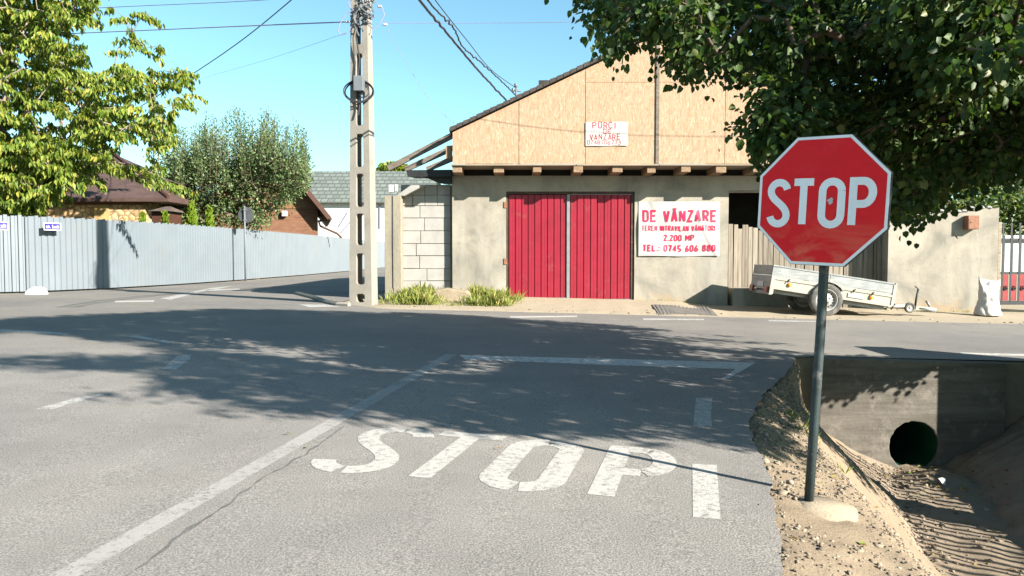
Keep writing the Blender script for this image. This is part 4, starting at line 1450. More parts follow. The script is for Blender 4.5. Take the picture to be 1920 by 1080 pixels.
# ------------------------------------------------------------------ right boundary wall, letter box, gate
def right_wall():
    Y = 17.5
    xa, xb = XO1 + 0.01, at(1871, 480, Y).x
    root = thing('boundary_wall', ((xa + xb) / 2, Y, -0.3), 'sandy rendered wall with a broken top behind the white sack', 'wall')
    tops, n = [], 44
    for i in range(n + 1):
        t = i / n
        x = xa + (xb - xa) * t
        py = 400 - 10 * smooth((t - .5) * 2) + 4 * mn.noise(Vector((x * 3, 0, 1))) + 5 * mn.noise(Vector((x * 9, 0, 3)))
        tops.append((x, at(1700, py, Y).z))
    mb = MB()
    jag = []
    for i in range(14):
        jag.append((xa + 0.02 * mn.noise(Vector((i * 2.3, 0, 0))), -0.8 + i * 0.2))
    mb.prism([(xa, -0.9), (xb, -0.9)] + tops[::-1], Y, Y + 0.28)
    mb.build('wall_body', M['render'], root)
    cb = MB()
    for i in range(9):
        t = 0.5 + 0.055 * i
        x, z = tops[int(t * n)]
        cb.lathe((x, Y + 0.12, z + 0.02), (0.2, 0.4, 1), [(0.001, -.06), (0.08 + 0.03 * random.random(), -.02), (0.06, 0.04), (0.001, 0.07)], 7)
    cb.split('mortar_lump', M['block'], root)
    c = at(1826, 416, Y)
    lb = thing('letter_box', (c.x, Y - 0.14, c.z), 'rusty brown letter box hung on the sandy rendered wall', 'letter box')
    b = MB()
    p, q = at(1815, 430, Y - 0.20), at(1837, 404, Y - 0.20)
    b.box((p.x, Y - 0.20, p.z), (q.x, Y - 0.01, q.z))
    b.build('case', M['rust'], lb, bevel=0.01)
    d = MB()
    d.box((p.x + 0.02, Y - 0.206, p.z + 0.02), (q.x - 0.02, Y - 0.201, q.z - 0.07))
    d.build('door', M['rust'], lb)
    k = MB()
    k.lathe((p.x + 0.06, Y - 0.207, p.z + 0.16), (0, -1, 0), [(0.012, 0), (0.012, 0.01), (0.001, 0.011)], 10)
    k.build('lock', M['black'], lb)
    gx0, gx1 = at(1874, 480, Y).x, at(2100, 480, Y).x
    gr = thing('metal_gate', (gx0, Y, -0.35), 'dark iron gate with red lower panels at the right of the rendered wall', 'gate')
    zb, zr, zr2, zt = at(1890, 570, Y).z, at(1890, 514, Y).z, at(1890, 451, Y).z, at(1890, 420, Y).z
    fb = MB()
    fb.box((gx0 - 0.02, Y + 0.02, zb - 0.1), (gx0 + 0.05, Y + 0.09, zt + 0.05))
    fb.build('post', M['plank'], gr)
    rb = MB()
    for z, h in ((zb - 0.02, 0.09), (zr, 0.05), (zr2, 0.05)):
        rb.box((gx0 + 0.055, Y + 0.03, z), (gx1, Y + 0.07, z + h))
    rb.split('rail', M['gate_iron'], gr)
    bb = MB()
    x = gx0 + 0.07
    xs = []
    while x < gx1:
        bb.box((x, Y + 0.02, zb + 0.071), (x + 0.04, Y + 0.029, zt + 0.03))
        xs.append(x)
        x += at(1896, 0, Y).x - at(1880, 0, Y).x
    bb.split('bar', M['gate_iron'], gr)
    pb = MB()
    for a, b in zip(xs, xs[1:]):
        pb.box((a + 0.055, Y + 0.04, zb + 0.075), (b - 0.02, Y + 0.05, zr - 0.004))
    pb.split('red_panel', M['gate_red'], gr)
    sc = MB()
    for a, b in zip(xs, xs[1:]):
        m_ = (a + b) / 2 + 0.02
        zc = at(1890, 540, Y).z
        for s_ in (-1, 1):
            pts = [(m_ + s_ * (0.02 + 0.05 * math.sin(t) * t / 5), Y + 0.025, zc + 0.07 * math.cos(t) * t / 5) for t in np.linspace(0.5, 5.5, 14)]
            sc.tube(pts, 0.008, 5)
    sc.split('scroll', M['gate_iron'], gr)
    wb = MB()
    wb.box((gx0 + 0.06, Y + 0.11, zr + 0.02), (gx1, Y + 0.12, at(1890, 441, Y).z))
    wb.build('white_sheet', M['white'], gr)
right_wall()

# ------------------------------------------------------------------ sack, slab, drain, stone
def sack():
    Y = 16.55
    c = at(1851, 589, Y)
    mb = MB()
    nu, nv = 64, 46
    H = 0.72
    vs = []
    for j in range(nv + 1):
        v = j / nv
        hw = 0.285 - 0.085 * smooth(v / .5) + 0.045 * smooth((v - .6) / .4)
        if v < .07: hw *= .88 + v * 1.7
        dp = 0.20 * (1 - v) ** .55 + 0.022
        for i in range(nu):
            a = 2 * math.pi * i / nu
            ca, sa = math.cos(a), math.sin(a)
            f = 1 + .05 * mn.noise(Vector((ca * 2, sa * 2, v * 4))) + .05 * mn.noise(Vector((ca * 3 + 2 * v, sa * 3, v * 8))) + .025 * math.sin(7 * a + 11 * v)
            x = hw * f * ca + .03 * v + (.05 if ca > .6 and v < .15 else 0) * (1 - v / .15)
            y = dp * f * sa + (.02 * math.sin(9 * ca + 6 * v) * (1 - abs(sa)) + .018 * mn.noise(Vector((ca * 6, v * 7, 3))))
            z = H * v * (1 - .03 * math.sin(2 * a) * v) + v ** 5 * (.10 * abs(ca) ** 3 + .05 * math.sin(5 * ca + 1))
            vs.append((c.x + x, Y + y, c.z - 0.02 + z))
    fs = [(j * nu + i, j * nu + (i + 1) % nu, (j + 1) * nu + (i + 1) % nu, (j + 1) * nu + i) for j in range(nv) for i in range(nu)]
    fs += [tuple(range(nu)), tuple(range(nv * nu, (nv + 1) * nu))]
    mb.add(vs, fs)
    root = thing('sack', (c.x, Y, c.z), 'full white woven sack standing against the rendered wall', 'sack')
    mb.build('bag', M['sack'], root, True)
    e = MB()
    top = [vs[nv * nu + i] for i in range(0, nu // 2 + 1)]
    e.tube([Vector(p) + Vector((0, -.004, .004)) for p in top], 0.006, 5)
    e.build('sewn_seam', M['sack'], root)
sack()

def lump():
    p, q = at(815, 571, 16.0), at(886, 543, 16.0)
    mb = MB()
    mb.prism([(p.x, p.z - .1), (q.x - 0.03, p.z - .1), (q.x + 0.02, p.z + 0.15), (q.x - 0.12, q.z - 0.02), (p.x + 0.25, q.z + 0.03), (p.x + 0.03, q.z), (p.x - 0.02, q.z - 0.12)], 15.85, 16.35)
    o = mb.build('concrete_slab', M['slab'], bevel=0.03, off=(p.x, 16, p.z))
    o.location = (p.x, 16, p.z)
    tag(o, 'broken sandy concrete slab lying between the grass tufts by the block wall', 'slab')
lump()

def drain():
    px = [(1222, 574), (1330, 574), (1346, 587), (1236, 585)]
    pts = [gp(*p, 0.06) for p in px]
    mb = MB()
    vs = [(x, y, terrain(x, y) + 0.012) for x, y in pts]
    root = thing('drain_cover', (sum(p[0] for p in pts) / 4, sum(p[1] for p in pts) / 4, vs[0][2]), 'dark drain cover set in the ground below the banner', 'drain')
    mb.add(vs + [(x, y, z - 0.1) for x, y, z in vs], [(0, 1, 2, 3), (0, 1, 5, 4), (1, 2, 6, 5), (2, 3, 7, 6), (3, 0, 4, 7)])
    mb.build('frame', M['grate'], root)
    s = MB()
    for i in range(1, 16):
        t = i / 16
        a = Vector(vs[0]).lerp(Vector(vs[1]), t)
        b = Vector(vs[3]).lerp(Vector(vs[2]), t)
        s.bar(a + Vector((0, -.1, .006)), b + Vector((0, .1, .006)), 0.05, 0.012)
    s.split('bar', M['grate'], root)
drain()

def white_stone():
    c = at(69, 553, 19.4)
    mb = MB()
    n, m_ = 18, 9
    vs = []
    for j in range(m_ + 1):
        v = math.pi / 2 * j / m_
        for i in range(n):
            a = 2 * math.pi * i / n
            w = 1 + 0.12 * mn.noise(Vector((math.cos(a) * 1.5, math.sin(a) * 1.5, v * 1.5)))
            vs.append((c.x + 0.29 * w * math.cos(a) * math.cos(v) ** .5, 19.4 + 0.22 * w * math.sin(a) * math.cos(v) ** .5, c.z - 0.12 + 0.31 * w * math.sin(v) ** .8))
    mb.add(vs, [(j * n + i, j * n + (i + 1) % n, (j + 1) * n + (i + 1) % n, (j + 1) * n + i) for j in range(m_) for i in range(n)])
    o = mb.build('boulder', M['white_rock'], None, True, off=(c.x, 19.4, c.z - .12))
    o.location = (c.x, 19.4, c.z - .12)
    tag(o, 'whitewashed boulder at the foot of the blue fence corner', 'stone')
white_stone()

# ------------------------------------------------------------------ blue sheet fences
def fence(name, label, pts, H, pitch, depth, ext=True):
    root = thing(name, (pts[0][0], pts[0][1], g(pts[0][0])), label, 'fence')
    P = [Vector(p) for p in pts]
    mb = MB()
    base = [0.0]
    for a, b in zip(P, P[1:]):
        base.append(base[-1] + (b - a).length)
    def pos(s):
        for k in range(len(P) - 1):
            if s <= base[k + 1] or k == len(P) - 2:
                t = (s - base[k]) / (base[k + 1] - base[k])
                d = (P[k + 1] - P[k]).normalized()
                return P[k] + (P[k + 1] - P[k]) * t, Vector((d.y, -d.x))
    s, prof = 0.0, []
    while s < base[-1]:
        prof += [(s, 0), (s + pitch * .30, 0), (s + pitch * .40, depth), (s + pitch * .88, depth), (s + pitch * .98, 0)]
        s += pitch
    v0, v1 = [], []
    for k, (s, d) in enumerate(prof):
        s = min(s, base[-1])
        p, nrm = pos(s)
        p = p + nrm * d
        h = H + 0.012 * (1 if (k // 5) % 2 else -1) + (0.02 if d else 0)
        z = g(p.x)
        v0.append((p.x, p.y, z + 0.03))
        v1.append((p.x, p.y, z + h))
    n = len(prof)
    back = []
    mb.add(v0 + v1, [(i, i + 1, n + i + 1, n + i) for i in range(n - 1)])
    o = mb.build('sheet', M['fence'], root)
    so_ = o.modifiers.new('thickness', 'SOLIDIFY')
    so_.thickness = 0.004
    rb = MB()
    for z in (0.45, H - 0.45):
        for a, b in zip(P, P[1:]):
            d = (b - a).normalized()
            nn = Vector((d.y, -d.x)) * -0.05
            rb.bar((a.x + nn.x, a.y + nn.y, g(a.x) + z), (b.x + nn.x, b.y + nn.y, g(b.x) + z), 0.04, 0.06)
    rb.split('rail', M['grey_steel'], root)
    return root
F1 = [(-13.17, 20.26), (-12.75, 21.0), (-12.1, 22.6), (-11.45, 25.5), (-10.95, 30.2), (-10.55, 38), (-10.38, 47.5), (-10.4, 62), (-10.6, 90)]
fence('sheet_fence', 'long pale blue corrugated sheet fence along the side street', F1, 2.06, 0.17, 0.03)
fence('corner_fence', 'pale blue corrugated sheet fence with dark ribs left of the white boulder', [(-19.0, 16.4), (-14.2, 19.5), (-13.175, 20.25)], 2.06, 0.165, 0.06)

def street_plate(name, label, c, nrm, txt, Wd, Hd):
    nrm = Vector(nrm).normalized()
    u = Vector((-nrm.y, nrm.x, 0))
    if u.x < 0: u = -u
    root = thing(name, c, label, 'street sign', 'blue street name plates on the fence')
    def box(name, w, h, d0, d1, m):
        mb = MB()
        vs = [c + u * (sx * w / 2) + Vector((0, 0, sz * h / 2)) + nrm * d for d in (d0, d1) for sx, sz in ((-1, -1), (1, -1), (1, 1), (-1, 1))]
        mb.add(vs, [(0, 1, 2, 3), (4, 5, 6, 7), (0, 1, 5, 4), (1, 2, 6, 5), (2, 3, 7, 6), (3, 0, 4, 7)])
        return mb.build(name, m, root)
    box('plate', Wd, Hd, 0.0, 0.012, M['white'])
    box('blue_field', Wd - 0.05, Hd - 0.05, 0.0122, 0.0135, M['blue'])
    tb = MB()
    def place(x, y, dz): return c + u * (x - Wd / 2) + Vector((0, 0, y - Hd / 2)) + nrm * (0.0145 + dz)
    text(tb, txt, 0.06, 0.055, Hd - 0.11, 0.05, 0.016, 0.014, place, stretch_to=Wd - 0.12)
    tb.build('lettering', M['white'], root)
d1 = (Vector(F1[1]) - Vector(F1[0])).normalized()
street_plate('street_plate', 'blue street name plate on the long fence right of the corner', at(96, 425, 20.6) + Vector((d1.y, -d1.x, 0)) * 0.05, (d1.y, -d1.x, 0), 'str. Scolii', 0.46, 0.21)
d2 = Vector((0.64, 0.77))
street_plate('street_plate', 'blue street name plate cut off by the left edge of the photo', at(-6, 423, 19.35) + Vector((0.05, -0.06, 0)), (d2.y, -d2.x, 0), 'str. Scolii', 0.50, 0.22)

# round sign seen from behind
def round_sign():
    Y = 29.0
    b, t = at(460.5, 528, Y), at(460.5, 386, Y)
    root = thing('round_road_sign', (b.x, Y, g(b.x)), 'round road sign seen from its dark back on a thin pole by the blue fence', 'road sign')
    p = MB()
    p.tube([(b.x, Y, g(b.x) - 0.1), (b.x, Y, t.z)], 0.035, 10)
    p.build('post', M['boxgrey'], root, True)
    c = at(460, 403, Y)
    d = MB()
    d.lathe((c.x, Y + 0.05, c.z), (0, 1, 0), [(0.001, 0), (0.30, 0), (0.31, 0.015), (0.30, 0.03), (0.001, 0.03)], 32)
    d.build('disc', M['sign_back'], root)
    k = MB()
    for dz in (0.2, -0.2):
        k.box((c.x - 0.07, Y - 0.045, c.z + dz - .02), (c.x + 0.07, Y - 0.036, c.z + dz + .02))
    k.split('clamp', M['grey_steel'], root)
round_sign()

# ------------------------------------------------------------------ concrete utility pole
def utility_pole():
    b = gp(682, 568, 0.03)
    Y = b[1]
    zb = at(682, 569, Y).z
    root = thing('utility_pole', (b[0], Y, zb), 'tall ladder-type concrete utility pole with a row of slots at the street corner', 'utility pole', rz=0)
    rot = R(-9)
    k = Y / F                                  # metres per photo pixel at the pole
    cx = b[0]
    def Wp(x, y, z):                            # local x across, y depth
        return (cx + x * math.cos(rot) - y * math.sin(rot), Y + x * math.sin(rot) + y * math.cos(rot), z)
    def zpx(py): return at(682, py, Y).z
    ztop = 8.4
    def half(z):                                # half width of the front at height z
        t = (z - zb) / (ztop - zb)
        return 0.245 * (1 - t) + 0.150 * t
    def leg(z):
        t = (z - zb) / (ztop - zb)
        return 0.150 * (1 - t) + 0.098 * t
    D0, D1 = 0.19, 0.12
    def dep(z):
        t = (z - zb) / (ztop - zb)
        return D0 * (1 - t) + D1 * t
    wins = [(550, 566), (475, 533), (401, 460), (327, 389), (253, 315), (103, 238), (25, 87), (-60, 12)]
    mb = MB()
    def slab(xf0, xf1, z0, z1):                 # tapered piece, x limits given as functions of z
        vs = []
        for z in (z0, z1):
            d = dep(z)
            for x, y in ((xf0(z), -d), (xf1(z), -d), (xf1(z), d), (xf0(z), d)):
                vs.append(Wp(x, y, z))
        mb.add(vs, [(0, 3, 2, 1), (4, 5, 6, 7), (0, 1, 5, 4), (1, 2, 6, 5), (2, 3, 7, 6), (3, 0, 4, 7)])
    zs = [zb - 0.3]
    for a, c in wins:
        zs += [zpx(c), zpx(a)]
    zs.append(ztop)
    for z0, z1 in zip(zs, zs[1:]):
        slab(lambda z: -half(z), lambda z: -half(z) + leg(z), z0, z1)
        slab(lambda z: half(z) - leg(z), lambda z: half(z), z0, z1)
    solid = list(zip(zs[0::2], zs[1::2]))
    for z0, z1 in solid:
        slab(lambda z: -half(z) + leg(z), lambda z: half(z) - leg(z), z0, z1)
    r = 0.055
    for a, c in wins:                           # rounded slot corners
        z0, z1 = zpx(c), zpx(a)
        for zc, sz in ((z0, 1), (z1, -1)):
            for s_ in (-1, 1):
                xi = s_ * (half(zc) - leg(zc))
                pts = [(xi, zc), (xi, zc + sz * r), (xi - s_ * r * .3, zc + sz * r * .3), (xi - s_ * r, zc)]
                d = dep(zc) - 0.003
                mb.add([Wp(x, -d, z) for x, z in pts] + [Wp(x, d, z) for x, z in pts], [(0, 1, 2, 3), (7, 6, 5, 4), (0, 1, 5, 4), (1, 2, 6, 5), (2, 3, 7, 6), (3, 0, 4, 7)])
    mb.build('shaft', M['pole'], root)
    # junction box and cable coil
    c = at(679, 164, Y)
    jb = MB()
    w, h = 9 * k, 13.5 * k
    jb.box((c.x - w, Y - 0.40, c.z - h), (c.x + w, Y - 0.17, c.z + h))
    jbo = jb.build('junction_box', M['boxgrey'], root, bevel=0.012)
    gl = MB()
    for dx in (-0.05, 0.0, 0.05):
        gl.tube([(c.x + dx, Y - 0.28, c.z - h), (c.x + dx, Y - 0.28, c.z - h - 0.06)], 0.016, 6)
    gl.split('cable_gland', M['black'], jbo, off=world_off(root))
    cc = at(677, 176, Y)
    for j, (rx, rz, dy) in enumerate(((0.29, 0.22, -0.20), (0.275, 0.205, -0.22), (0.30, 0.235, -0.24), (0.10, 0.13, -0.25))):
        cb = MB()
        pts = [(cc.x + (0.10 if j == 3 else 0) + rx * math.cos(a) + 0.01 * math.sin(3 * a + j), Y + dy + 0.02 * math.sin(a), cc.z + rz * math.sin(a)) for a in np.linspace(0, 2 * math.pi, 33)]
        cb.tube(pts, 0.013, 6, False)
        cb.build('cable_coil', M['cable'], root)
    # hanging cables down the face and the tangle at the head
    db = MB()
    db.tube([at(672, 20, Y - .24), at(668, 70, Y - .24), at(674, 110, Y - .22), at(671, 150, Y - .22), at(674, 200, Y - .22), at(672, 216, Y - .24)], 0.016, 6)
    db.tube([at(664, 10, Y - .24), at(668, 45, Y - .26), at(662, 70, Y - .23), at(666, 130, Y - .22)], 0.012, 6)
    db.split('down_cable', M['cable'], root)
    tg = MB()
    for i in range(16):
        pts = []
        x, y = random.uniform(668, 695), random.uniform(0, 30)
        for q in range(7):
            pts.append(at(x, y, Y - 0.22 - random.uniform(0, .10)))
            x = min(702, max(664, x + random.uniform(-14, 14)))
            y += random.uniform(-9, 14)
        tg.tube(pts, 0.014, 5)
    tg.build('cable_tangle', M['boxgrey'], root)
    lp = MB()
    lp.tube([at(665 + dx, py, Y - .24) for dx, py in ((0, 18), (-15, 25), (-28, 45), (-31, 58), (-25, 66), (-14, 62), (0, 40))], 0.009, 6)
    lp.tube([at(656 + dx, py, Y - .24) for dx, py in ((6, -6), (-3, 5), (2, 15), (9, 20))], 0.009, 6)
    lp.tube([at(705 + dx, py, Y - .2) for dx, py in ((0, 5), (12, 15), (16, 28), (8, 44), (-4, 56))], 0.008, 6)
    lp.split('loose_loop', M['wire'], root)
    st = MB()
    for py in (33, 43, 50):
        hw = half(zpx(py)) + 0.006
        dd = dep(zpx(py)) + 0.006
        z = zpx(py)
        pts = [Wp(-hw, -dd, z), Wp(hw, -dd, z), Wp(hw, dd, z), Wp(-hw, dd, z), Wp(-hw, -dd, z)]
        st.tube(pts, 0.009, 5)
    st.split('steel_band', M['grey_steel'], root)
    ib = MB()
    for px, py in ((652, 41), (722, 46), (712, 12)):
        c0 = at(px, py, Y - .15)
        ib.lathe(c0, (1, 0, 0), [(0.001, -.05), (0.018, -.04), (0.028, -.015), (0.018, 0.0), (0.028, 0.02), (0.018, 0.04), (0.001, 0.05)], 12)
    ib.split('insulator', M['white'], root, True)
    return Y
YP = utility_pole()

# ------------------------------------------------------------------ overhead wires
def wire(label, ctrl, r, m='wire', n=24, wig=0.0):
    """ctrl: (px, py, depth) knots, extended as a smooth curve"""
    P = [at(*c) for c in ctrl]
    pts = []
    for a in range(len(P) - 1):
        p0, p1, p2, p3 = P[max(a - 1, 0)], P[a], P[a + 1], P[min(a + 2, len(P) - 1)]
        for i in range(n):
            t = i / n
            pts.append(0.5 * ((2 * p1) + (p2 - p0) * t + (2 * p0 - 5 * p1 + 4 * p2 - p3) * t * t + (3 * p1 - p0 - 3 * p2 + p3) * t ** 3))
    pts.append(P[-1])
    if wig:
        pts = [p + Vector((mn.noise(Vector((i * .45, 1, 0))), 0, mn.noise(Vector((i * .45, 5, 0))))) * wig for i, p in enumerate(pts)]
    mb = MB()
    mb.tube(pts, r, 5)
    c = sum(pts, Vector()) / len(pts)
    o = mb.build('overhead_wire', M[m], off=c)
    o.location = c
    tag(o, label, 'wire', 'overhead wires')
wire('lilac overhead wire from the left tree to the pole, lower of two', [(-120, 74, 26), (200, 60, 22), (430, 50, 19), (652, 41, YP - .15)], 0.014)
wire('overhead wire running right from the pole across the sky into the dark tree', [(722, 43, YP - .15), (900, 43, 15.4), (1100, 40, 15.0), (1500, 22, 14.5), (2100, -30, 14)], 0.006)
wire('topmost thin overhead wire crossing the upper left sky', [(-100, 30, 26), (200, 14, 22), (460, 2, 19), (700, -16, YP)], 0.010)
wire('dark service wire climbing steeply from the middle tree to the top of the sky', [(250, 208, 30), (365, 136, 27), (455, 74, 24), (546, 0, 21), (620, -66, 19)], 0.016, 'cable')
wire('faint thin wire rising gently from the middle tree to the pole', [(285, 182, 32), (380, 147, 28), (500, 112, 22), (660, 58, YP)], 0.004)
wire('hair-thin wire sagging from the pole to the roof corner', [(712, 14, YP), (726, 52, 15.9), (766, 124, 16.3), (806, 188, 16.7), (852, 232, 17)], 0.0045)
wire('thick twisted black service cable coming down to the roof verge', [(740, -70, 9), (785, -2, 11), (838, 62, 13), (895, 130, 15), (949, 188, 17)], 0.021, 'cable', 24, 0.02)
wire('wavy double cable coming down to the roof mast', [(762, -60, 9), (808, 8, 11), (850, 52, 12.5), (868, 88, 13.6), (905, 120, 15), (940, 152, 16.4), (966, 178, 17.2)], 0.014, 'cable', 24, 0.035)
wire('thin straight cable above the wavy one, ending at the roof mast', [(780, -60, 9), (816, 0, 11), (875, 75, 13.6), (920, 130, 15.6), (966, 164, 17.2)], 0.008, 'cable')

# ------------------------------------------------------------------ trailer
def trailer():
    YN = 15.75                                    # near side plane
    wc = at(1547, 562, YN)
    gz = at(1547, 593, YN).z
    r = wc.z - gz
    k = YN / F
    root = thing('utility_trailer', (wc.x, YN, gz), 'galvanised two-wheel trailer tipped on its drawbar before the plank gate', 'trailer')
    ang = R(8.7)
    x0, z0 = at(1446, 541, YN).x, at(1446, 541, YN).z      # lower rear corner, near side
    U = Vector((math.cos(ang), 0, -math.sin(ang)))
    V = Vector((math.sin(ang), 0, math.cos(ang)))
    Wd = 1.25
    O = Vector((x0, YN, z0))
    Mt = Matrix(((U.x, 0, V.x, O.x), (0, 1, 0, O.y), (U.z, 0, V.z, O.z), (0, 0, 0, 1)))
    L = 2.60
    h1, h2 = 0.275, 0.475
    def B(mb, a, b): mb.box(a, b, Mt)
    # lower side boards (ribbed) and upper extension boards
    for y0, y1 in ((0.0, 0.03), (Wd - 0.03, Wd)):
        mb = MB()
        B(mb, (0.05, y0 + .004, 0.0), (L - 0.05, y1 - .004, h1))
        B(mb, (0.05, y0 - .012, h1 - 0.07), (L - 0.05, y1 + .012, h1 - 0.03))
        B(mb, (0.05, y0 - .008, 0.0), (L - 0.05, y1 + .008, 0.035))
        mb.build('side_board', M['cream'], root)
        ub = MB()
        B(ub, (-0.03, y0, h1 + 0.008), (L - 0.02, y1, h2))
        B(ub, (-0.03, y0 - .012, h2 + 0.001), (L - 0.02, y1 + .012, h2 + 0.03))
        B(ub, (L * 0.46, y0 - .006, h1 + .01), (L * 0.468, y1 + .006, h2))
        ub.build('extension_board', M['galv'], root)
    tb = MB()
    B(tb, (-0.03, 0.035, -0.02), (0.0, Wd - 0.035, h1))
    B(tb, (-0.035, 0.035, h1 + 0.01), (-0.005, Wd - 0.035, h2 + 0.02))
    t = tb.build('tailgate', M['galv'], root)
    fb = MB()
    B(fb, (L - 0.05, 0.035, 0.0), (L - 0.02, Wd - 0.035, h2))
    fb.build('front_board', M['galv'], root)
    pb = MB()
    for y in (-0.012, Wd - 0.03):
        B(pb, (-0.03, y, -0.11), (0.049, y + 0.042, h1 + 0.004))
        B(pb, (L - 0.049, y, 0.02), (L + 0.01, y + 0.042, h2 + 0.03))
    pb.split('corner_post', M['cream'], root)
    fl = MB()
    B(fl, (0.0, 0.05, -0.02), (L - 0.06, Wd - 0.05, 0.0))
    fl.build('floor', M['oldwood'], root)
    ch = MB()
    for y in (0.16, Wd - 0.22):
        B(ch, (0.05, y, -0.09), (L - 0.1, y + 0.06, -0.021))
    B(ch, (0.0, 0.1, -0.13), (0.06, Wd - 0.1, -0.06))
    B(ch, (1.0, 0.05, -0.15), (1.10, Wd - .05, -0.091))
    ch.split('chassis_beam', M['galv'], root)
    lb = MB()                                    # rear lights on a bar under the tailgate
    for y in (0.05, Wd - 0.25):
        B(lb, (-0.075, y, -0.09), (-0.036, y + 0.2, 0.03))
    lb.split('tail_light', M['red_lamp'], root)
    nb = MB()
    B(nb, (-0.045, 0.42, 0.03), (-0.036, 0.80, 0.14))
    nb.build('number_plate', M['white'], root)
    for u in (0.37, 2.12):
        ob = MB()
        c = Mt @ Vector((u, -0.012, h1 * 0.5))
        ob.lathe(c, (0, -1, 0), [(0.042, -0.01), (0.042, 0.012), (0.03, 0.024), (0.001, 0.028)], 18)
        ob.build('side_reflector', M['orange'], root, True)
    st = MB()
    B(st, (1.62, -0.0135, 0.07), (1.96, -0.0, 0.16))
    st.build('sticker', M['paper'], root)
    hk = MB()
    for u in (0.35, 1.35, 1.75, 2.15):
        a, b = Mt @ Vector((u, -0.03, h1 - 0.02)), Mt @ Vector((u - 0.045, -0.03, h1 - 0.10))
        hk.tube([a, b], 0.012, 6)
    hk.split('tie_hook', M['black'], root)
    # mudguard strip and wheels
    for y0, sgn in ((-0.10, 1), (Wd - 0.09, -1)):
        c = Vector((wc.x, YN + y0, wc.z))
        wb = MB()
        w = 0.165
        wb.lathe(c, (0, 1, 0), [(r * .64, 0.012), (r * .72, 0.0), (r * .90, 0.004), (r * .97, 0.02), (r, 0.045), (r, w - .045), (r * .97, w - .02), (r * .9, w - .004), (r * .72, w), (r * .64, w - .012)], 40, True)
        wh = wb.build('wheel', M['rubber'], root, True)
        off = world_off(root)
        rb = MB()
        rb.lathe(c, (0, 1, 0), [(r * .66, 0.010), (r * .62, 0.006), (r * .57, 0.03), (r * .54, 0.06), (r * .36, 0.050), (r * .30, 0.035), (r * .12, 0.03), (r * .10, 0.01), (0.001, 0.008)], 40)
        rb.lathe(c, (0, 1, 0), [(r * .66, w - .010), (r * .58, w - .03), (r * .30, w - .05), (0.001, w - .05)], 40)
        rb.build('rim', M['rim'], wh, True, off=off)
        hb = MB()
        for q in range(16):
            a = 2 * math.pi * q / 16
            hb.lathe(c + Vector((r * .45 * math.cos(a), 0.049, r * .45 * math.sin(a))), (0, -1, 0), [(0.020, 0.0), (0.016, 0.006), (0.001, 0.0065)], 8)
        for q in range(4):
            a = 2 * math.pi * q / 4 + .5
            hb.lathe(c + Vector((r * .2 * math.cos(a), 0.030, r * .2 * math.sin(a))), (0, -1, 0), [(0.014, 0.0), (0.014, 0.014), (0.001, 0.016)], 6)
        hb.build('wheel_holes', M['black'], wh, off=off)
    ab = MB()
    ab.tube([(wc.x, YN + 0.02, wc.z), (wc.x, YN + Wd - 0.04, wc.z)], 0.03, 10)
    ab.build('axle', M['galv'], root)
    mg = MB()
    for y in (-0.11, Wd - 0.09):
        pts = [(wc.x + (r + .03) * math.cos(a), YN + y, wc.z + (r + .03) * math.sin(a)) for a in np.linspace(R(28), R(110), 10)]
        for a, b in zip(pts, pts[1:]):
            mg.quad(a, b, (b[0], b[1] + .17, b[2]), (a[0], a[1] + .17, a[2]))
    o = mg.build('mudguard', M['cream'], root)
    o.modifiers.new('t', 'SOLIDIFY').thickness = 0.006
    # drawbar, jockey wheel and coupling on the centre line
    YC = YN + 0.45
    db = MB()
    db.bar(Mt @ Vector((L - 0.5, 0.45, -0.06)), at(1748, 579, YC), 0.07, 0.075)
    db.bar(Mt @ Vector((L - 0.45, 0.2, -0.06)), at(1716, 573, YC), 0.05, 0.06)
    db.bar(Mt @ Vector((L - 0.45, 0.9, -0.06)), at(1716, 573, YC), 0.05, 0.06)
    db.split('drawbar', M['cream'], root)
    jc = at(1706, 577, YC - 0.08)
    jw = MB()
    rj = 10 * k
    jw.lathe(jc, (0, 1, 0), [(rj * .55, -.02), (rj * .9, -.025), (rj, -.01), (rj, .03), (rj * .9, .045), (rj * .55, .04)], 24, True)
    jwo = jw.build('jockey_wheel', M['rubber'], root, True)
    jr = MB()
    jr.lathe(jc, (0, 1, 0), [(rj * .58, -.018), (rj * .3, -.01), (rj * .2, -.025), (0.001, -.026)], 20)
    jr.build('rim', M['rim'], jwo, off=world_off(root))
    hs = MB()
    hs.tube([at(1715, 580, YC - .05), at(1718, 560, YC - .05), at(1722, 542, YC - .05)], 0.022, 10)
    hs.tube([at(1722, 542, YC - .05), at(1716, 537, YC - .05)], 0.012, 8)
    hs.split('jockey_stem', M['black'], root, True)
    cp = MB()
    cp.tube([at(1722, 578, YC), at(1740, 580, YC), at(1754, 582, YC)], [0.04, 0.045, 0.05], 10)
    cp.tube([at(1744, 576, YC), at(1737, 564, YC)], [0.022, 0.03], 8)
    cp.split('coupling', M['galv'], root, True)
    sk = MB()
    a = Mt @ Vector((L + 0.03, 0.1, 0.05))
    sk.tube([a, a + Vector((0.06, 0, 0.02)), a + Vector((-.02, 0, -.10))], 0.02, 6)
    sk.build('plug_cable', M['black'], root)
trailer()

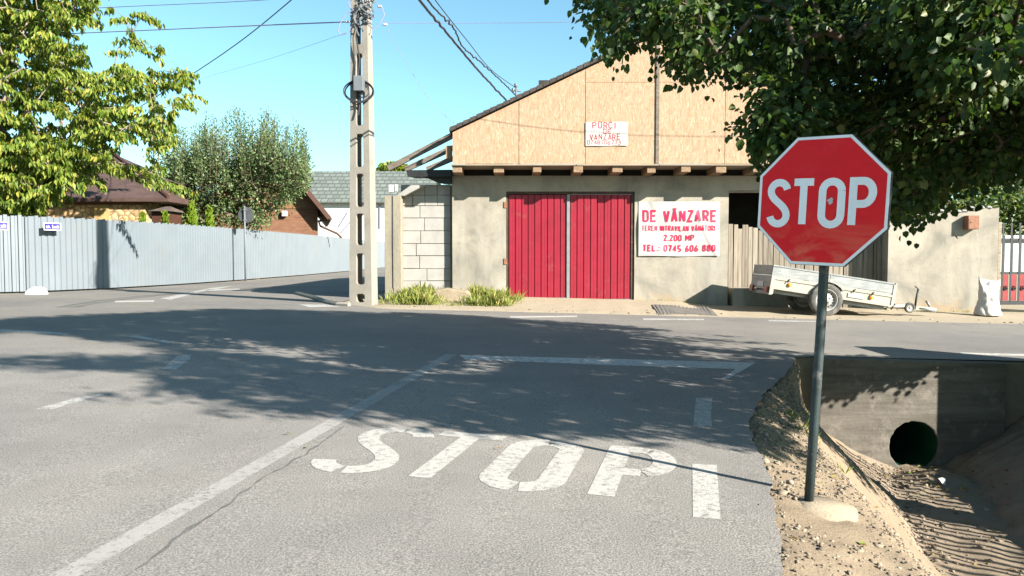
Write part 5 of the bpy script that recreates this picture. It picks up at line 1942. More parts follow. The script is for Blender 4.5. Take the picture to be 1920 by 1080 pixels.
# ------------------------------------------------------------------ houses beyond the fence
def box_shell(mb, x0, x1, y0, y1, z0, z1): mb.box((x0, y0, z0), (x1, y1, z1))
def stone_house():
    Y = 29.0
    A = lambda px, py, y=Y: at(px, py, y)
    root = thing('stone_house', (A(160, 400).x, Y + 3, 0), 'low house with yellow stone wall and brown hipped roof behind the blue fence', 'house')
    x0, x1 = A(-60, 400).x, A(272, 400).x
    w = MB()
    w.box((x0, Y, -0.1), (x1, Y + 7, A(0, 366).z))
    w.build('wall', M['stone'], root)
    p = MB()                                      # brown band painting the eaves' shade on the stone wall
    p.box((x0 - .01, Y - 0.03, A(0, 384).z), (x1 + .01, Y - 0.002, A(0, 366).z))
    p.build('eave_shade', M['brown_wood'], root)
    pl = MB()
    pl.box((A(168, 0).x, Y - 0.05, -0.1), (A(196, 0).x, Y - 0.003, A(0, 384.5).z))
    pl.build('plaster_pier', mat('yellow_plaster', (0.66, 0.47, 0.20), 0.85), root)
    ex0, ex1, ze, zr = A(-100, 0, Y - .35).x, A(308, 0, Y - .35).x, A(0, 371, Y - .35).z, A(0, 288, Y + 3.5).z
    r0, r1 = ex0 + 4.0, A(205, 0, Y + 3.5).x
    rb = MB()
    y0, y1, ym = Y - .35, Y + 8, Y + 3.5
    vs = [(ex0, y0, ze), (ex1, y0, ze), (ex1, y1, ze), (ex0, y1, ze), (r0, ym, zr), (r1, ym, zr), (ex0, y0, ze - .14), (ex1, y0, ze - .14), (ex1, y1, ze - .14), (ex0, y1, ze - .14)]
    rb.add(vs, [(0, 1, 5, 4), (1, 2, 5), (2, 3, 4, 5), (3, 0, 4), (0, 1, 7, 6), (1, 2, 8, 7), (2, 3, 9, 8), (3, 0, 6, 9), (6, 7, 8, 9)])
    rf = rb.build('roof', M['brown_roof'], root)
    hb = MB()
    hb.tube([(ex1, y0, ze + .03), (r1, ym, zr + .04)], 0.07, 6)
    hb.tube([(ex0, y0, ze + .03), (r0, ym, zr + .04)], 0.07, 6)
    hb.tube([(r0, ym, zr + .04), (r1, ym, zr + .04)], 0.07, 6)
    hb.split('hip_ridge', M['brown_trim'], rf, off=world_off(root))
    # small roofed porch at the right end
    sh = thing('garden_shed', (A(292, 0, 27.5).x, 27.5, 0), 'small dark brown shed with a shingled roof at the right end of the stone house', 'shed')
    b = MB()
    b.box((A(276, 0, 27.5).x, 27.5, -0.1), (A(308, 0, 27.5).x, 28.6, A(0, 395, 27.5).z))
    b.build('wall', M['brown_trim'], sh)
    r = MB()
    za, zb2 = A(0, 396, 27.4).z, A(0, 384, 28.0).z
    xa, xb = A(271, 0, 27.4).x, A(313, 0, 27.4).x
    r.add([(xa, 27.3, za), (xb, 27.3, za), (xb, 28.8, za), (xa, 28.8, za), (xa + .3, 28.05, zb2 - .06), (xb - .3, 28.05, zb2 - .06)], [(0, 1, 5, 4), (1, 2, 5), (2, 3, 4, 5), (3, 0, 4), (0, 3, 2, 1)])
    r.build('roof', mat('grey_brown_shingle', (0.16, 0.12, 0.10), 0.9, 0.3, 8, 40, 0.3, 0.4), sh)
stone_house()

def cottage():
    Y = 42.0
    A = lambda px, py, y=Y: at(px, py, y)
    root = thing('wooden_cottage', (A(617, 408).x, Y, 0), 'brown timber cottage with steep gable and gutter pipe left of the white hall', 'house', rz=R(15))
    ap, eR = A(500, 262), A(617, 408)
    eL = Vector((2 * ap.x - eR.x, Y, eR.z))
    w0, w1 = 2 * ap.x - A(592, 0).x, A(592, 0).x
    s = (ap.z - eR.z) / (eR.x - ap.x)
    zw = ap.z - s * (w1 - ap.x) - 0.15
    w = MB()
    w.prism([(w0, -0.1), (w1, -0.1), (w1, zw), (ap.x, ap.z - 0.15), (w0, zw)], Y, Y + 9)
    w.build('wall', M['brown_wood'], root)
    ub = MB()
    zt = A(0, 392).z
    def half_at(z): return (ap.z - 0.2 - z) / s
    ub.prism([(ap.x - half_at(zt) - .0, zt), (ap.x + half_at(zt), zt), (ap.x, ap.z - 0.2)], Y - 0.05, Y - 0.003)
    ub.build('gable_cladding', mat('orange_boards', (0.28, 0.14, 0.06), 0.6, 0.2, 3, 30, 0.2, 0.1, stretch=(6, 1, 1)), root)
    for sg in (-1, 1):
        e = eR if sg > 0 else eL
        r = MB()
        y0, y1 = Y - 0.9, Y + 9.4
        vs = [(ap.x, y0, ap.z), (e.x, y0, e.z), (e.x, y1, e.z), (ap.x, y1, ap.z), (ap.x, y0, ap.z - .2), (e.x, y0, e.z - .2), (e.x, y1, e.z - .2), (ap.x, y1, ap.z - .2)]
        r.add(vs, [(0, 1, 2, 3), (4, 5, 6, 7), (0, 1, 5, 4), (1, 2, 6, 5), (2, 3, 7, 6), (3, 0, 4, 7)])
        r.build('roof', M['brown_roof'], root)
    f = MB()
    f.bar(Vector((ap.x, Y - .93, ap.z - .08)), Vector((eR.x, Y - .93, eR.z - .08)), 0.05, 0.24)
    f.build('barge_board', M['brown_trim'], root)
    gt = MB()
    gt.tube([(eR.x + .06, Y - .95, eR.z - .1), (eR.x + .06, Y + 9, eR.z - .1)], 0.08, 8)
    gt.tube([(eR.x + .05, Y - .8, eR.z - .1), A(598, 415), A(601, 424), A(632, 438), A(640, 446)], 0.06, 6)
    gt.split('gutter', M['brown_trim'], root)
    lb = MB()
    lb.box((A(527, 0).x, Y - .3, A(0, 407).z), (A(537, 0).x, Y - .06, A(0, 397).z))
    lb.build('wall_lamp', M['white'], root, bevel=0.02)
cottage()

def white_hall():
    Y = 62.0
    A = lambda px, py, y=Y: at(px, py, y)
    root = thing('white_hall', (A(680, 400).x, Y + 4, 0), 'long white hall with grey-green tiled roof at the end of the side street', 'building')
    x0, x1 = A(545, 0).x, A(800, 0).x
    w = MB()
    w.box((x0, Y, -0.1), (x1, Y + 9, A(0, 378).z - .02))
    w.build('wall', M['plaster'], root)
    r = MB()
    xa, xb = A(535, 0).x, A(812, 0).x
    ze, zr = A(0, 378, Y - .5).z, A(0, 321, Y + 4.5).z
    n = 60
    # pressed tile steps
    vs, fs = [], []
    rows = 16
    for j in range(rows):
        t0, t1 = j / rows, (j + 1) / rows
        for t, lift in ((t0, 0.07), (t1, 0.0)):
            y = Y - .5 + 5 * t
            z = ze + (zr - ze) * t + lift
            vs += [(xa, y, z), (xb, y, z)]
    for j in range(rows * 2 - 1):
        fs.append((2 * j, 2 * j + 1, 2 * j + 3, 2 * j + 2))
    b = len(vs)
    vs += [(xa, Y + 9.5, ze), (xb, Y + 9.5, ze), (xa, Y - .5, ze - .1), (xb, Y - .5, ze - .1)]
    fs += [(b - 2, b - 1, b + 1, b), (0, 1, b + 3, b + 2), (b, b + 1, b + 3, b + 2)]
    r.add(vs, fs)
    r.build('roof', M['green_tile'], root)
    d = MB()
    for p, q in (((636, 424), (652, 398)), ((640, 436), (690, 378)), ((712, 382), (712, 428))):
        d.tube([A(*p, Y - .05), A(*q, Y - .05)], 0.05, 5)
    d.split('guy_wire', M['wire'], root)
white_hall()

# ------------------------------------------------------------------ vegetation
def leaf_cloud(name, pos, dirs, nrm, length, width, m, parent, round_leaf=True):
    """pos: stalk ends, dirs: leaf axis, nrm: face normal; six-point leaves folded on the midrib"""
    pos, dirs, nrm = (np.asarray(a, dtype=np.float64) for a in (pos, dirs, nrm))
    dirs /= np.linalg.norm(dirs, axis=1, keepdims=True) + 1e-9
    side = np.cross(dirs, nrm)
    side /= np.linalg.norm(side, axis=1, keepdims=True) + 1e-9
    up = np.cross(side, dirs)
    L, Wd = length[:, None], width[:, None]
    a, b = (0.22, 0.66) if round_leaf else (0.3, 0.65)
    wa, wb = (0.46, 0.42) if round_leaf else (0.5, 0.36)
    fold = 0.16
    v = np.stack([pos,
                  pos + dirs * L * a - side * Wd * wa + up * Wd * fold,
                  pos + dirs * L * b - side * Wd * wb + up * Wd * fold * .8,
                  pos + dirs * L - up * L * 0.10,
                  pos + dirs * L * b + side * Wd * wb + up * Wd * fold * .8,
                  pos + dirs * L * a + side * Wd * wa + up * Wd * fold], axis=1)
    n = len(pos)
    base = (np.arange(n) * 6)[:, None]
    f = np.concatenate([base + np.array([0, 1, 2, 3]), base + np.array([0, 3, 4, 5])], axis=0)
    return np_mesh(name, v.reshape(-1, 3), f, m, parent)

def rand_unit(n):
    v = RNG.normal(size=(n, 3))
    return v / np.linalg.norm(v, axis=1, keepdims=True)

def branches(root_pts, pts, trunk_r, tip_r=0.006, bend=0.08, seg=0.5, power=2.3, center=None):
    """grow limbs from the trunk chain root_pts to every crown point; returns (nodes, parents, radii)"""
    nodes = [np.array(p, float) for p in root_pts]
    par = [-1] + list(range(len(root_pts) - 1))
    c = np.array(center if center is not None else root_pts[-1], float)
    pts = sorted(pts, key=lambda p: np.linalg.norm(np.array(p) - c))
    arr = np.array(nodes)
    nonbase = max(1, len(root_pts) // 2)
    ends = []
    for p in pts:
        p = np.array(p, float)
        d = np.linalg.norm(arr - p, axis=1)
        pen = np.linalg.norm(arr - c, axis=1)
        cost = d + 0.25 * pen
        cost[:nonbase] = 1e9
        j = int(np.argmin(cost))
        st = arr[j]
        dist = np.linalg.norm(p - st)
        n = max(1, int(dist / seg))
        prev = j
        new = []
        mid = RNG.normal(size=3) * bend * dist
        for k in range(1, n + 1):
            t = k / n
            q = st + (p - st) * t + mid * math.sin(math.pi * t) + (RNG.normal(size=3) * 0.03 * seg if k < n else 0)
            nodes.append(q)
            par.append(prev)
            prev = len(nodes) - 1
            new.append(q)
        ends.append(prev)
        arr = np.vstack([arr, np.array(new)])
    area = np.zeros(len(nodes))
    for e in ends:
        area[e] += tip_r ** power
    for i in range(len(nodes) - 1, 0, -1):
        area[par[i]] += area[i]
    rad = np.maximum(area, tip_r ** power) ** (1 / power)
    rad *= trunk_r / rad[0] if rad[0] > trunk_r else 1
    rad = np.maximum(rad, tip_r)
    for i in range(len(root_pts)):
        rad[i] = max(rad[i], trunk_r * (1 - 0.25 * i / max(1, len(root_pts) - 1)))
    return nodes, par, rad, ends

def wood(name, nodes, par, rad, m, parent, n=6):
    vs, fs = [], []
    for i in range(1, len(nodes)):
        p, q = nodes[par[i]], nodes[i]
        d = q - p
        l = np.linalg.norm(d)
        if l < 1e-5: continue
        d = d / l
        a = np.cross(d, [0.31, 0.2, 0.93])
        if np.linalg.norm(a) < .05: a = np.cross(d, [1, 0, 0])
        a /= np.linalg.norm(a)
        b = np.cross(d, a)
        r0 = min(rad[par[i]], rad[i] * 1.35)
        bs = len(vs)
        kk = n if rad[i] > 0.02 else 4
        for c, r in ((p - d * r0 * .15, r0), (q + d * rad[i] * .15, rad[i])):
            for k in range(kk):
                t = 2 * math.pi * k / kk
                vs.append(c + (a * math.cos(t) + b * math.sin(t)) * r)
        for k in range(kk):
            k2 = (k + 1) % kk
            fs.append((bs + k, bs + k2, bs + kk + k2, bs + kk + k))
    return np_mesh(name, np.array(vs), np.array(fs), m, parent, True)

def sample_px(poly, n, y0, y1, keep=None):
    xs = [p[0] for p in poly]
    ys = [p[1] for p in poly]
    out = []
    while len(out) < n:
        px, py = RNG.uniform(min(xs), max(xs)), RNG.uniform(min(ys), max(ys))
        if not inpoly(px, py, poly): continue
        p = at(px, py, RNG.uniform(y0, y1))
        if keep and not keep(p, px, py): continue
        out.append(np.array(p))
    return out

def twig_leaves(ends, nodes, par, per, length, spread, leaf_len, droop, mode='all'):
    """leaves set along short shoots at every branch end"""
    P, D, Nn, L = [], [], [], []
    for e in ends:
        q = nodes[e]
        p = nodes[par[e]] if par[e] >= 0 else q - np.array([0, 0, 1])
        d = q - p
        d = d / (np.linalg.norm(d) + 1e-9)
        n = max(3, int(per * RNG.uniform(.7, 1.3)))
        for k in range(n):
            t = RNG.uniform(-0.45, 0.6)
            s = RNG.normal(size=3)
            s -= d * np.dot(s, d)
            s /= np.linalg.norm(s) + 1e-9
            pos = q + d * t * length + s * spread * abs(RNG.normal()) * .6
            dr = s * 0.8 + d * 0.4 + np.array([0, 0, -droop]) + RNG.normal(size=3) * .3
            P.append(pos)
            D.append(dr)
            Nn.append(np.array([0, 0, 1.0]) * .8 + RNG.normal(size=3) * .55)
            L.append(leaf_len * RNG.uniform(.6, 1.2))
    return np.array(P), np.array(D), np.array(Nn), np.array(L)

# --- the big tree on the right bank, which shades the junction
def big_tree():
    base = (6.15, 5.2, g(6.15) - 0.1)
    root = thing('leafy_tree', base, 'big dark green tree overhanging the STOP sign from the right', 'tree')
    VIS = [(1085, -30), (1098, 5), (1130, 20), (1125, 60), (1160, 82), (1185, 88), (1215, 66), (1250, 70), (1262, 108), (1255, 148), (1290, 150), (1330, 165), (1360, 190), (1310, 215), (1320, 235), (1380, 240), (1370, 275), (1400, 300), (1440, 296), (1425, 325), (1380, 335), (1440, 345), (1480, 300), (1600, 290), (1650, 330), (1670, 388), (1700, 390), (1722, 396), (1745, 368), (1775, 335), (1850, 318), (1935, 325), (1960, -30)]
    pts = []
    def keep(p, px, py):                        # thinner where the gable shows through
        if px < 1450 and py > 95 and RNG.random() < (0.86 if py > 140 else .6): return False
        if px < 1260 and RNG.random() < 0.3: return False
        if px > 1540 and px < 1700 and 100 < py < 160 and RNG.random() < .6: return False
        return True
    pts += sample_px(VIS, 680, 5.2, 8.0, keep)
    SH = [(0, 600), (120, 592), (250, 588), (400, 580), (560, 582), (700, 586), (850, 590), (1000, 600), (1150, 609), (1350, 628), (1500, 655), (1570, 672), (1560, 770), (1500, 810), (1420, 840), (1250, 812), (1130, 810), (1000, 806), (880, 802), (790, 790), (700, 772), (640, 780), (610, 765), (540, 772), (450, 770), (370, 776), (300, 762), (200, 752), (150, 742), (230, 733), (330, 722), (290, 703), (180, 692), (0, 694), (-60, 690), (-60, 672), (0, 672), (120, 665), (250, 668), (330, 660), (250, 643), (130, 628), (40, 620), (-60, 625), (-60, 600)]
    k = Vector((SUN.x / SUN.z, SUN.y / SUN.z))
    tries = 0
    hid = []
    xs = [p[0] for p in SH]
    ys = [p[1] for p in SH]
    while len(hid) < 3300 and tries < 120000:
        tries += 1
        # even coverage of the ground, not of the picture
        X, Y = RNG.uniform(-9.5, 5.0), RNG.uniform(3.6, 15.0)
        pr = project((X, Y, g(X)))
        if pr is None or not inpoly(pr[0], pr[1], SH): continue
        sx = RNG.normal(5.0, 0.9)
        h = (sx - X) / k.x
        p = (X + h * k.x, Y + h * k.y, g(X) + h)
        if p[1] > 9.6 or p[1] < 0.3 or h < 1.0: continue
        q = project(p)
        if q is not None and -40 < q[0] < 2060 and q[1] > -60 and not inpoly(q[0], q[1], VIS): continue
        hid.append(np.array(p))
    tries = 0
    cut = []
    while len(cut) < 260 and tries < 20000:         # boughs that keep the cut bank beside the headwall in shade
        tries += 1
        X, Y, Z = RNG.uniform(2.2, 3.5), RNG.uniform(6.0, 8.6), RNG.uniform(-.9, -.2)
        h = (RNG.normal(5.4, .5) - X) / k.x
        p = (X + h * k.x, Y + h * k.y, Z + h)
        q = project(p)
        if p[2] < 0.7 or (q is not None and -40 < q[0] < 2060 and q[1] > -60 and not inpoly(q[0], q[1], VIS)): continue
        cut.append(np.array(p))
    tries = n = 0
    while n < 130 and tries < 20000:                # and the coping of the headwall
        tries += 1
        X, Y, Z = RNG.uniform(3.6, 4.7), 8.55, RNG.uniform(-.42, -.18)
        if Z < -.30 and X > 4.1: continue
        h = (RNG.normal(6.0, .4) - X) / k.x
        p = (X + h * k.x, Y + h * k.y, Z + h)
        q = project(p)
        if p[2] < 0.5 or (q is not None and -40 < q[0] < 2060 and q[1] > -60): continue
        cut.append(np.array(p))
        n += 1
    # outer sprays that catch the sun: keep their way to the sun open
    lit = sample_px([(1640, -40), (1935, -40), (1935, 120), (1850, 165), (1760, 130), (1690, 60)], 80, 4.3, 5.2)
    lit += sample_px([(1420, 175), (1500, 170), (1512, 262), (1440, 262)], 22, 4.9, 5.4)
    lit += sample_px([(1225, 0), (1320, 0), (1330, 60), (1240, 60)], 12, 5.0, 5.6)
    sv = np.array(SUN)
    def shades(p):
        for c in lit:
            d = p - c
            t = float(np.dot(d, sv))
            if t > .25 and np.linalg.norm(d - sv * t) < .27: return True
        return False
    n0 = len(hid)
    hid = [p for p in hid if not shades(p)]
    pts = [p for p in pts if not shades(p)]
    print('boughs', n0, len(hid), len(cut), len(pts))
    pts += hid + cut + lit
    n_vis = len(pts) - len(hid)
    trunk = [np.array(base), np.array([6.1, 5.2, 0.8]), np.array([5.95, 5.15, 1.8]), np.array([5.7, 5.1, 2.7])]
    nodes, par, rad, ends = branches(trunk, pts, 0.20, 0.0055, 0.07, 0.35, 2.3)
    wood('trunk', nodes, par, rad, M['bark'], root)
    P, D, Nn, L = twig_leaves(ends, nodes, par, 44, 0.30, 0.18, 0.063, 0.75)
    leaf_cloud('crown', P, D, Nn, L, L * RNG.uniform(.75, .95, len(L)), M['leaf_dark'], root)
big_tree()

# --- yellow-green tree behind the fence corner
def left_tree():
    base = (-15.9, 23.5, g(-16))
    root = thing('yellow_green_tree', base, 'tall yellow-green tree with drooping leaves behind the blue fence corner', 'tree')
    POLY = [(-260, -200), (240, -200), (190, -30), (170, 30), (120, 60), (160, 90), (150, 118), (235, 120), (290, 120), (318, 132), (355, 122), (374, 165), (355, 200), (322, 210), (318, 260), (300, 290), (320, 322), (345, 352), (300, 345), (230, 318), (190, 330), (110, 350), (95, 375), (-20, 395), (-260, 380)]
    def keep(p, px, py):
        if px > 175 and py < 190 and RNG.random() < .45: return False
        if 20 < px < 330 and py > 255 and RNG.random() < .4: return False
        return True
    pts = sample_px(POLY, 1500, 20.8, 26.0, keep)
    pts += sample_px([(-60, 250), (120, 245), (135, 330), (90, 385), (-60, 400)], 170, 20.8, 23.5)
    for q in [(206, 10), (230, 30), (250, 60), (268, 24), (282, 28), (245, 70), (222, 90), (275, 90), (300, 85)]:
        pts.append(np.array(at(*q, 22.5)))
    trunk = [np.array(base), np.array([-15.7, 23.5, 1.2]), np.array([-15.5, 23.4, 2.6]), np.array([-15.2, 23.4, 4.4]), np.array([-15.0, 23.4, 6.2])]
    nodes, par, rad, ends = branches(trunk, pts, 0.15, 0.008, 0.06, 0.7, 2.5, center=trunk[2])
    wood('trunk', nodes, par, rad, M['bark_pale'], root)
    # sprays: leaves hang in rows from near-level shoots
    P, D, Nn, L = [], [], [], []
    for e in ends[:-7]:
        q, p = nodes[e], nodes[par[e]]
        d = q - p
        d[2] *= .35
        d = d + RNG.normal(size=3) * np.array([.3, .3, .08])
        d /= np.linalg.norm(d) + 1e-9
        ln = RNG.uniform(.6, 1.1)
        n = int(52 * RNG.uniform(.8, 1.25))
        for k in range(n):
            t = (k / n - .5) * ln
            pos = q + d * t + np.array([0, 0, -0.26 * (t / ln + .5) ** 2]) + RNG.normal(size=3) * .04
            side = np.array([-d[1], d[0], 0]) * (1 if k % 2 else -1)
            P.append(pos)
            D.append(np.array([0, 0, -1.0]) + side * .45 + d * .25 + RNG.normal(size=3) * .22)
            Nn.append(side + RNG.normal(size=3) * .4 + np.array([0, 0, .3]))
            L.append(RNG.uniform(.13, .22))
    L = np.array(L)
    leaf_cloud('crown', P, D, Nn, L, L * .42, M['leaf_yellow'], root, False)
left_tree()

# --- bushy tree with upright shoots
def bushy_tree():
    Y = 32.0
    base = (at(478, 440, Y).x, Y, 0.0)
    root = thing('bushy_tree', base, 'rounded grey-green tree with feathery upright shoots behind the round road sign', 'tree')
    POLY = [(300, 420), (298, 360), (310, 320), (312, 290), (335, 300), (372, 296), (420, 292), (470, 290), (520, 290), (552, 300), (570, 315), (566, 330), (575, 345), (545, 372), (505, 400), (480, 425), (440, 415), (400, 430)]
    pts = sample_px(POLY, 620, 30.6, 35.0)
    trunk = [np.array(base), np.array([base[0] - .1, Y, 1.2]), np.array([base[0] - .3, Y, 2.2]), np.array([base[0] - .5, Y, 3.0])]
    nodes, par, rad, ends = branches(trunk, pts, 0.16, 0.012, 0.06, 0.7, 2.2)
    P, D, Nn, L = twig_leaves(ends, nodes, par, 34, .6, .36, .135, .25)
    sh_n, sh_p = [], []
    P2, D2, N2, L2 = [], [], [], []
    base_n = len(nodes)
    nodes = list(nodes)
    par = list(par)
    rad = list(rad)
    for i in range(270):                            # upright shoots
        px = RNG.uniform(325, 575)
        top = 220 + 10 * math.sin(px * .11) + RNG.uniform(-16, 42) + abs(px - 455) ** 2 * 0.0022
        y = RNG.uniform(30, 34)
        b = np.array(at(px + RNG.uniform(-4, 4), min(top + RNG.uniform(70, 115), 345), y))
        t = np.array(at(px, top, y))
        j = int(np.argmin(np.linalg.norm(np.array(nodes[:base_n]) - b, axis=1)))
        nodes += [b, t]
        par += [j, len(nodes) - 2]
        rad += [.014, .005]
        n = 44
        for k in range(n):
            u = k / n
            d = t - b
            s = RNG.normal(size=3)
            s[2] *= .3
            P2.append(b + d * u + s * (.10 - .05 * u))
            D2.append(s * (.8 - .4 * u) + np.array([0, 0, .7]) + RNG.normal(size=3) * .2)
            N2.append(RNG.normal(size=3))
            L2.append(.125 * (1.15 - .45 * u))
    wood('trunk', nodes, par, rad, M['bark'], root)
    P, D, Nn, L = np.vstack([P, P2]), np.vstack([D, D2]), np.vstack([Nn, N2]), np.concatenate([L, L2])
    leaf_cloud('crown', P, D, Nn, L, L * .52, M['leaf_grey'], root, False)
bushy_tree()

# --- row of little thujas
def thuja(px, top, wpx, Y, label):
    b = at(px, 430, Y)
    H = at(px, top, Y).z
    w = wpx / 2 * Y / F * 1.25
    root = thing('thuja', (b.x, Y, 0), label, 'thuja', 'small thujas behind the fence')
    n = 1500
    t = RNG.random(n) ** .8
    a = RNG.random(n) * 2 * math.pi
    r = w * (1 - t) ** .75 * np.sqrt(RNG.uniform(.45, 1.05, n)) * np.minimum(1, .55 + t * 3)
    P = np.stack([b.x + r * np.cos(a), Y + r * np.sin(a), H * t * .98], axis=1)
    D = np.stack([np.cos(a) * .4, np.sin(a) * .4, np.ones(n)], axis=1) + RNG.normal(size=(n, 3)) * .25
    Nn = np.stack([np.cos(a), np.sin(a), np.zeros(n)], axis=1) + RNG.normal(size=(n, 3)) * .5
    L = RNG.uniform(.10, .20, n)
    leaf_cloud('crown', P, D, Nn, L, L * .5, M['leaf_thuja'], root, False)
    tb = MB()
    tb.tube([(b.x, Y, -0.05), (b.x, Y, H * .8)], [.04, .01], 6)
    tb.build('trunk', M['bark'], root)
thuja(268, 402, 22, 26.5, 'thuja tip against the yellow stone wall, leftmost of the row')
thuja(310, 399, 18, 27.0, 'small thuja just right of the dark brown shed')
thuja(360, 379, 34, 28.5, 'tallest and broadest thuja of the row below the bushy tree')
thuja(393, 389, 26, 29.3, 'narrow pointed thuja right of the tallest one, last of the row')

# --- shrubs behind the right-hand wall and gate
def shrub(name, label, poly, y0, y1, base, npts, per, leaf, m, cat='shrub'):
    root = thing(name, base, label, cat)
    pts = sample_px(poly, npts, y0, y1)
    trunk = [np.array(base), np.array(base) + np.array([0, 0, .8]), np.array(base) + np.array([0.05, 0, 1.6])]
    nodes, par, rad, ends = branches(trunk, pts, 0.07, 0.008, .06, .5, 2.2)
    wood('trunk', nodes, par, rad, M['bark'], root)
    P, D, Nn, L = twig_leaves(ends, nodes, par, per, .45, .28, leaf, .3)
    leaf_cloud('crown', P, D, Nn, L, L * .6, M[m], root)
shrub('garden_shrub', 'green shrub leaning over the top of the dark iron gate', [(1838, 398), (1862, 372), (1900, 366), (2040, 366), (2040, 445), (1925, 440), (1890, 432), (1862, 415)], 17.9, 18.9, (12.9, 18.5, -.4), 150, 30, .12, 'leaf_shrub')
shrub('garden_tree', 'mid-green garden tree seen through gaps behind the rendered wall', [(1670, 300), (1760, 250), (1960, 240), (1990, 395), (1700, 400)], 20.5, 24, (13.6, 22, -.45), 200, 40, .15, 'leaf_shrub', 'tree')
shrub('far_tree', 'distant tree top just above the tiled roof behind the pole', [(705, 318), (725, 311), (745, 308), (762, 314), (772, 322), (705, 324)], 74, 80, (at(735, 0, 77).x, 77, -.1), 40, 40, .4, 'leaf_yellow', 'tree')

# --- grass tufts at the foot of the block wall
def grass():
    P, D, Nn, L = [], [], [], []
    for (pa, pb, ya, yb, n, h) in ((742, 822, 15.2, 17.3, 2300, .36), (876, 955, 15.3, 17.3, 2600, .36), (700, 740, 15.6, 17.0, 160, .14), (940, 985, 16.5, 17.3, 160, .2), (1195, 1360, 17.25, 17.5, 110, .10), (1480, 1640, 16.9, 17.2, 90, .10), (1690, 1860, 17.15, 17.4, 170, .11), (660, 706, 15.7, 16.2, 60, .10), (820, 880, 15.2, 15.9, 220, .12)):
        for _ in range(n):
            Y = RNG.uniform(ya, yb)
            x = at(RNG.normal((pa + pb) / 2, (pb - pa) / 4.0), 560, Y).x
            cl = .35 + .65 * max(0, mn.noise(Vector((x * 3, Y * 3, 0))) + .5)
            P.append((x, Y, terrain(x, Y) - .02))
            D.append((RNG.normal() * .45, RNG.normal() * .45, 1.0))
            Nn.append(RNG.normal(size=3) + np.array([0, -.5, 0]))
            L.append(h * RNG.uniform(.5, 1.15) * cl)
    for _ in range(34):                             # sparse weeds on the ditch banks
        y = RNG.uniform(4.2, 8.4)
        x0 = RNG.uniform(lerp(DC, y) + .2, lerp(DD, y)) if RNG.random() < .6 else RNG.uniform(lerp(EDGE, y) + .02, lerp(DA, y) + .25)
        for _ in range(int(RNG.uniform(5, 16))):
            x, yy = x0 + RNG.normal() * .03, min(8.5, y + RNG.normal() * .03)
            P.append((x, yy, terrain(x, yy) - .005))
            D.append((RNG.normal() * .6, RNG.normal() * .6, 1.0))
            Nn.append(RNG.normal(size=3) + np.array([0, -.5, 0]))
            L.append(RNG.uniform(.04, .12))
    L = np.array(L)
    o = leaf_cloud('grass', P, D, Nn, L, np.minimum(.012, .004 + L * .04), M['grass'], None, False)
    tag(o, 'tufts of dry green grass at the foot of the block wall', 'grass', kind='stuff')
grass()

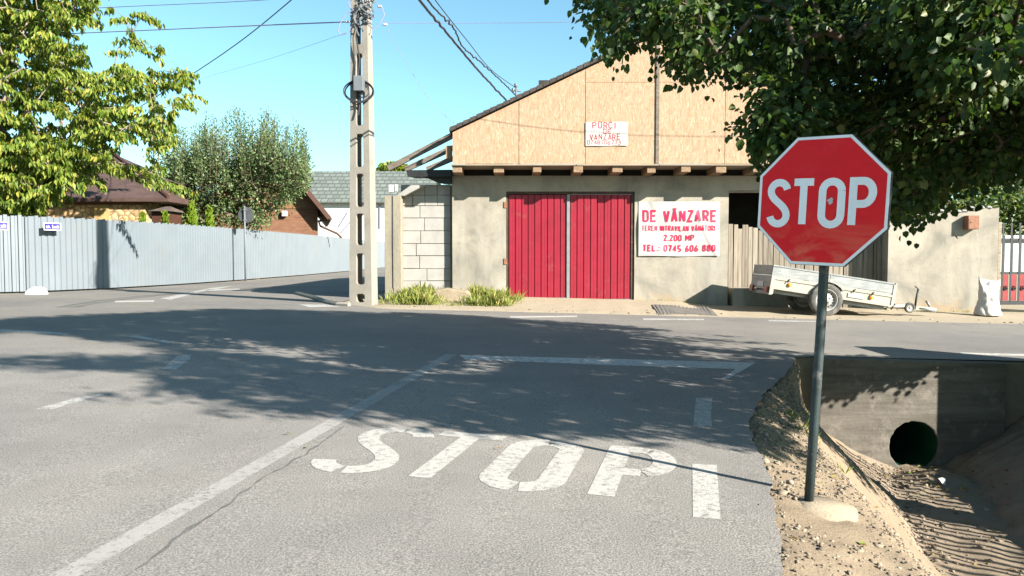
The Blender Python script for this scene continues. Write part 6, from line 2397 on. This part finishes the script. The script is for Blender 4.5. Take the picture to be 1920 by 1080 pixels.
# --- gravel, litter leaves and rubbish along the ditch
def gravel():
    phi = (1 + 5 ** .5) / 2
    ico = np.array([(-1, phi, 0), (1, phi, 0), (-1, -phi, 0), (1, -phi, 0), (0, -1, phi), (0, 1, phi), (0, -1, -phi), (0, 1, -phi), (phi, 0, -1), (phi, 0, 1), (-phi, 0, -1), (-phi, 0, 1)]) / math.hypot(1, phi)
    tri = np.array([(0, 11, 5), (0, 5, 1), (0, 1, 7), (0, 7, 10), (0, 10, 11), (1, 5, 9), (5, 11, 4), (11, 10, 2), (10, 7, 6), (7, 1, 8), (3, 9, 4), (3, 4, 2), (3, 2, 6), (3, 6, 8), (3, 8, 9), (4, 9, 5), (2, 4, 11), (6, 2, 10), (8, 6, 7), (9, 8, 1)])
    V, Fc = [], []
    def put(x, y, s):
        z = terrain(x, y)
        sc = s * RNG.uniform(.6, 1.2, 3) * np.array([1, 1, .65])
        v = ico * (1 + RNG.normal(size=(12, 1)) * .24) * sc
        a = RNG.random() * 6.28
        v = np.stack([v[:, 0] * math.cos(a) - v[:, 1] * math.sin(a), v[:, 0] * math.sin(a) + v[:, 1] * math.cos(a), v[:, 2]], axis=1)
        Fc.append(tri + 12 * len(V))
        V.append(v + np.array([x, y, z + s * .15]))
    n = 0
    while n < 6500:
        y = RNG.uniform(1.9, 8.5)
        e, a, b = lerp(EDGE, y), lerp(DA, y), lerp(DB, y)
        u = RNG.random()
        x = RNG.uniform(e - .02, a + .15) if u < .75 else RNG.uniform(a, b)
        if u >= .75 and y < 5.8 and RNG.random() < .93: continue
        if (x - 1.40) ** 2 + (y - 3.3) ** 2 < .036: continue
        put(x, y, abs(RNG.normal()) * .005 + .0025)
        n += 1
    for _ in range(420):                            # clods and broken asphalt on the verge
        y = RNG.uniform(1.9, 7.5)
        e, a = lerp(EDGE, y), lerp(DA, y)
        x = RNG.uniform(e - .03, a + .1)
        if (x - 1.40) ** 2 + (y - 3.3) ** 2 < .05: continue
        put(x, y, abs(RNG.normal()) * .006 + .006)
    for _ in range(650):
        y = RNG.uniform(3.5, 8.5)
        x = RNG.normal((lerp(DB, y)), .14)
        put(x, y, abs(RNG.normal()) * .010 + .005)
    for _ in range(420):
        y = RNG.uniform(4, 8.5)
        put(RNG.uniform(lerp(DB, y), lerp(DD, y)), y, abs(RNG.normal()) * .013 + .005)
    for _ in range(160):                            # grit strewn on the apron edge
        x = RNG.uniform(-2.2, 12)
        put(x, 14.5 + abs(RNG.normal()) * .5, abs(RNG.normal()) * .012 + .006)
    o = np_mesh('gravel', np.vstack(V), np.vstack(Fc), M['pebble'])
    tag(o, 'loose stones along the asphalt edge and in the ditch', 'gravel', kind='stuff')
gravel()

def fallen_leaves():
    P = []
    for _ in range(260):
        y = RNG.uniform(2.2, 8.4)
        x = RNG.uniform(lerp(EDGE, y) - .1, lerp(DC, y))
        if x < lerp(DB, y) and x > lerp(DA, y) and RNG.random() < .8: continue
        P.append((x, y, terrain(x, y) + .012))
    for _ in range(120):
        y = RNG.uniform(7.2, 8.45)
        x = RNG.normal(4.5, .35)
        P.append((x, y, terrain(x, y) + .025))
    for _ in range(12):
        x, y = RNG.uniform(-4, 2.5), RNG.uniform(2.6, 9)
        if x < lerp(EDGE, y): P.append((x, y, g(x) + .012))
    n = len(P)
    D = RNG.normal(size=(n, 3)) * np.array([1, 1, .15])
    Nn = np.array([0, 0, 1.0]) + RNG.normal(size=(n, 3)) * .3
    L = RNG.uniform(.018, .042, n)
    o = leaf_cloud('leaf_litter', P, D, Nn, L, L * .7, M['fallen'], None)
    tag(o, 'fallen leaves scattered over the road edge and ditch', 'leaves', kind='stuff')
fallen_leaves()

def litter():
    x, y = 4.42, 7.6
    mb = MB()
    z = terrain(x, y)
    vs = [(x + .05 * math.cos(a) * (1 + .3 * math.sin(3 * a)), y + .05 * math.sin(a), z + .03 + .03 * math.sin(2 * a + 1)) for a in np.linspace(0, 6.28, 12)[:-1]]
    vs.append((x + .01, y, z + .065))
    mb.add(vs, [(k, (k + 1) % 11, 11) for k in range(11)])
    o = mb.build('plastic_scrap', M['white'], None, off=(x, y, z))
    o.location = (x, y, z)
    tag(o, 'crumpled white plastic scrap lying below the drain pipe', 'litter')
litter()
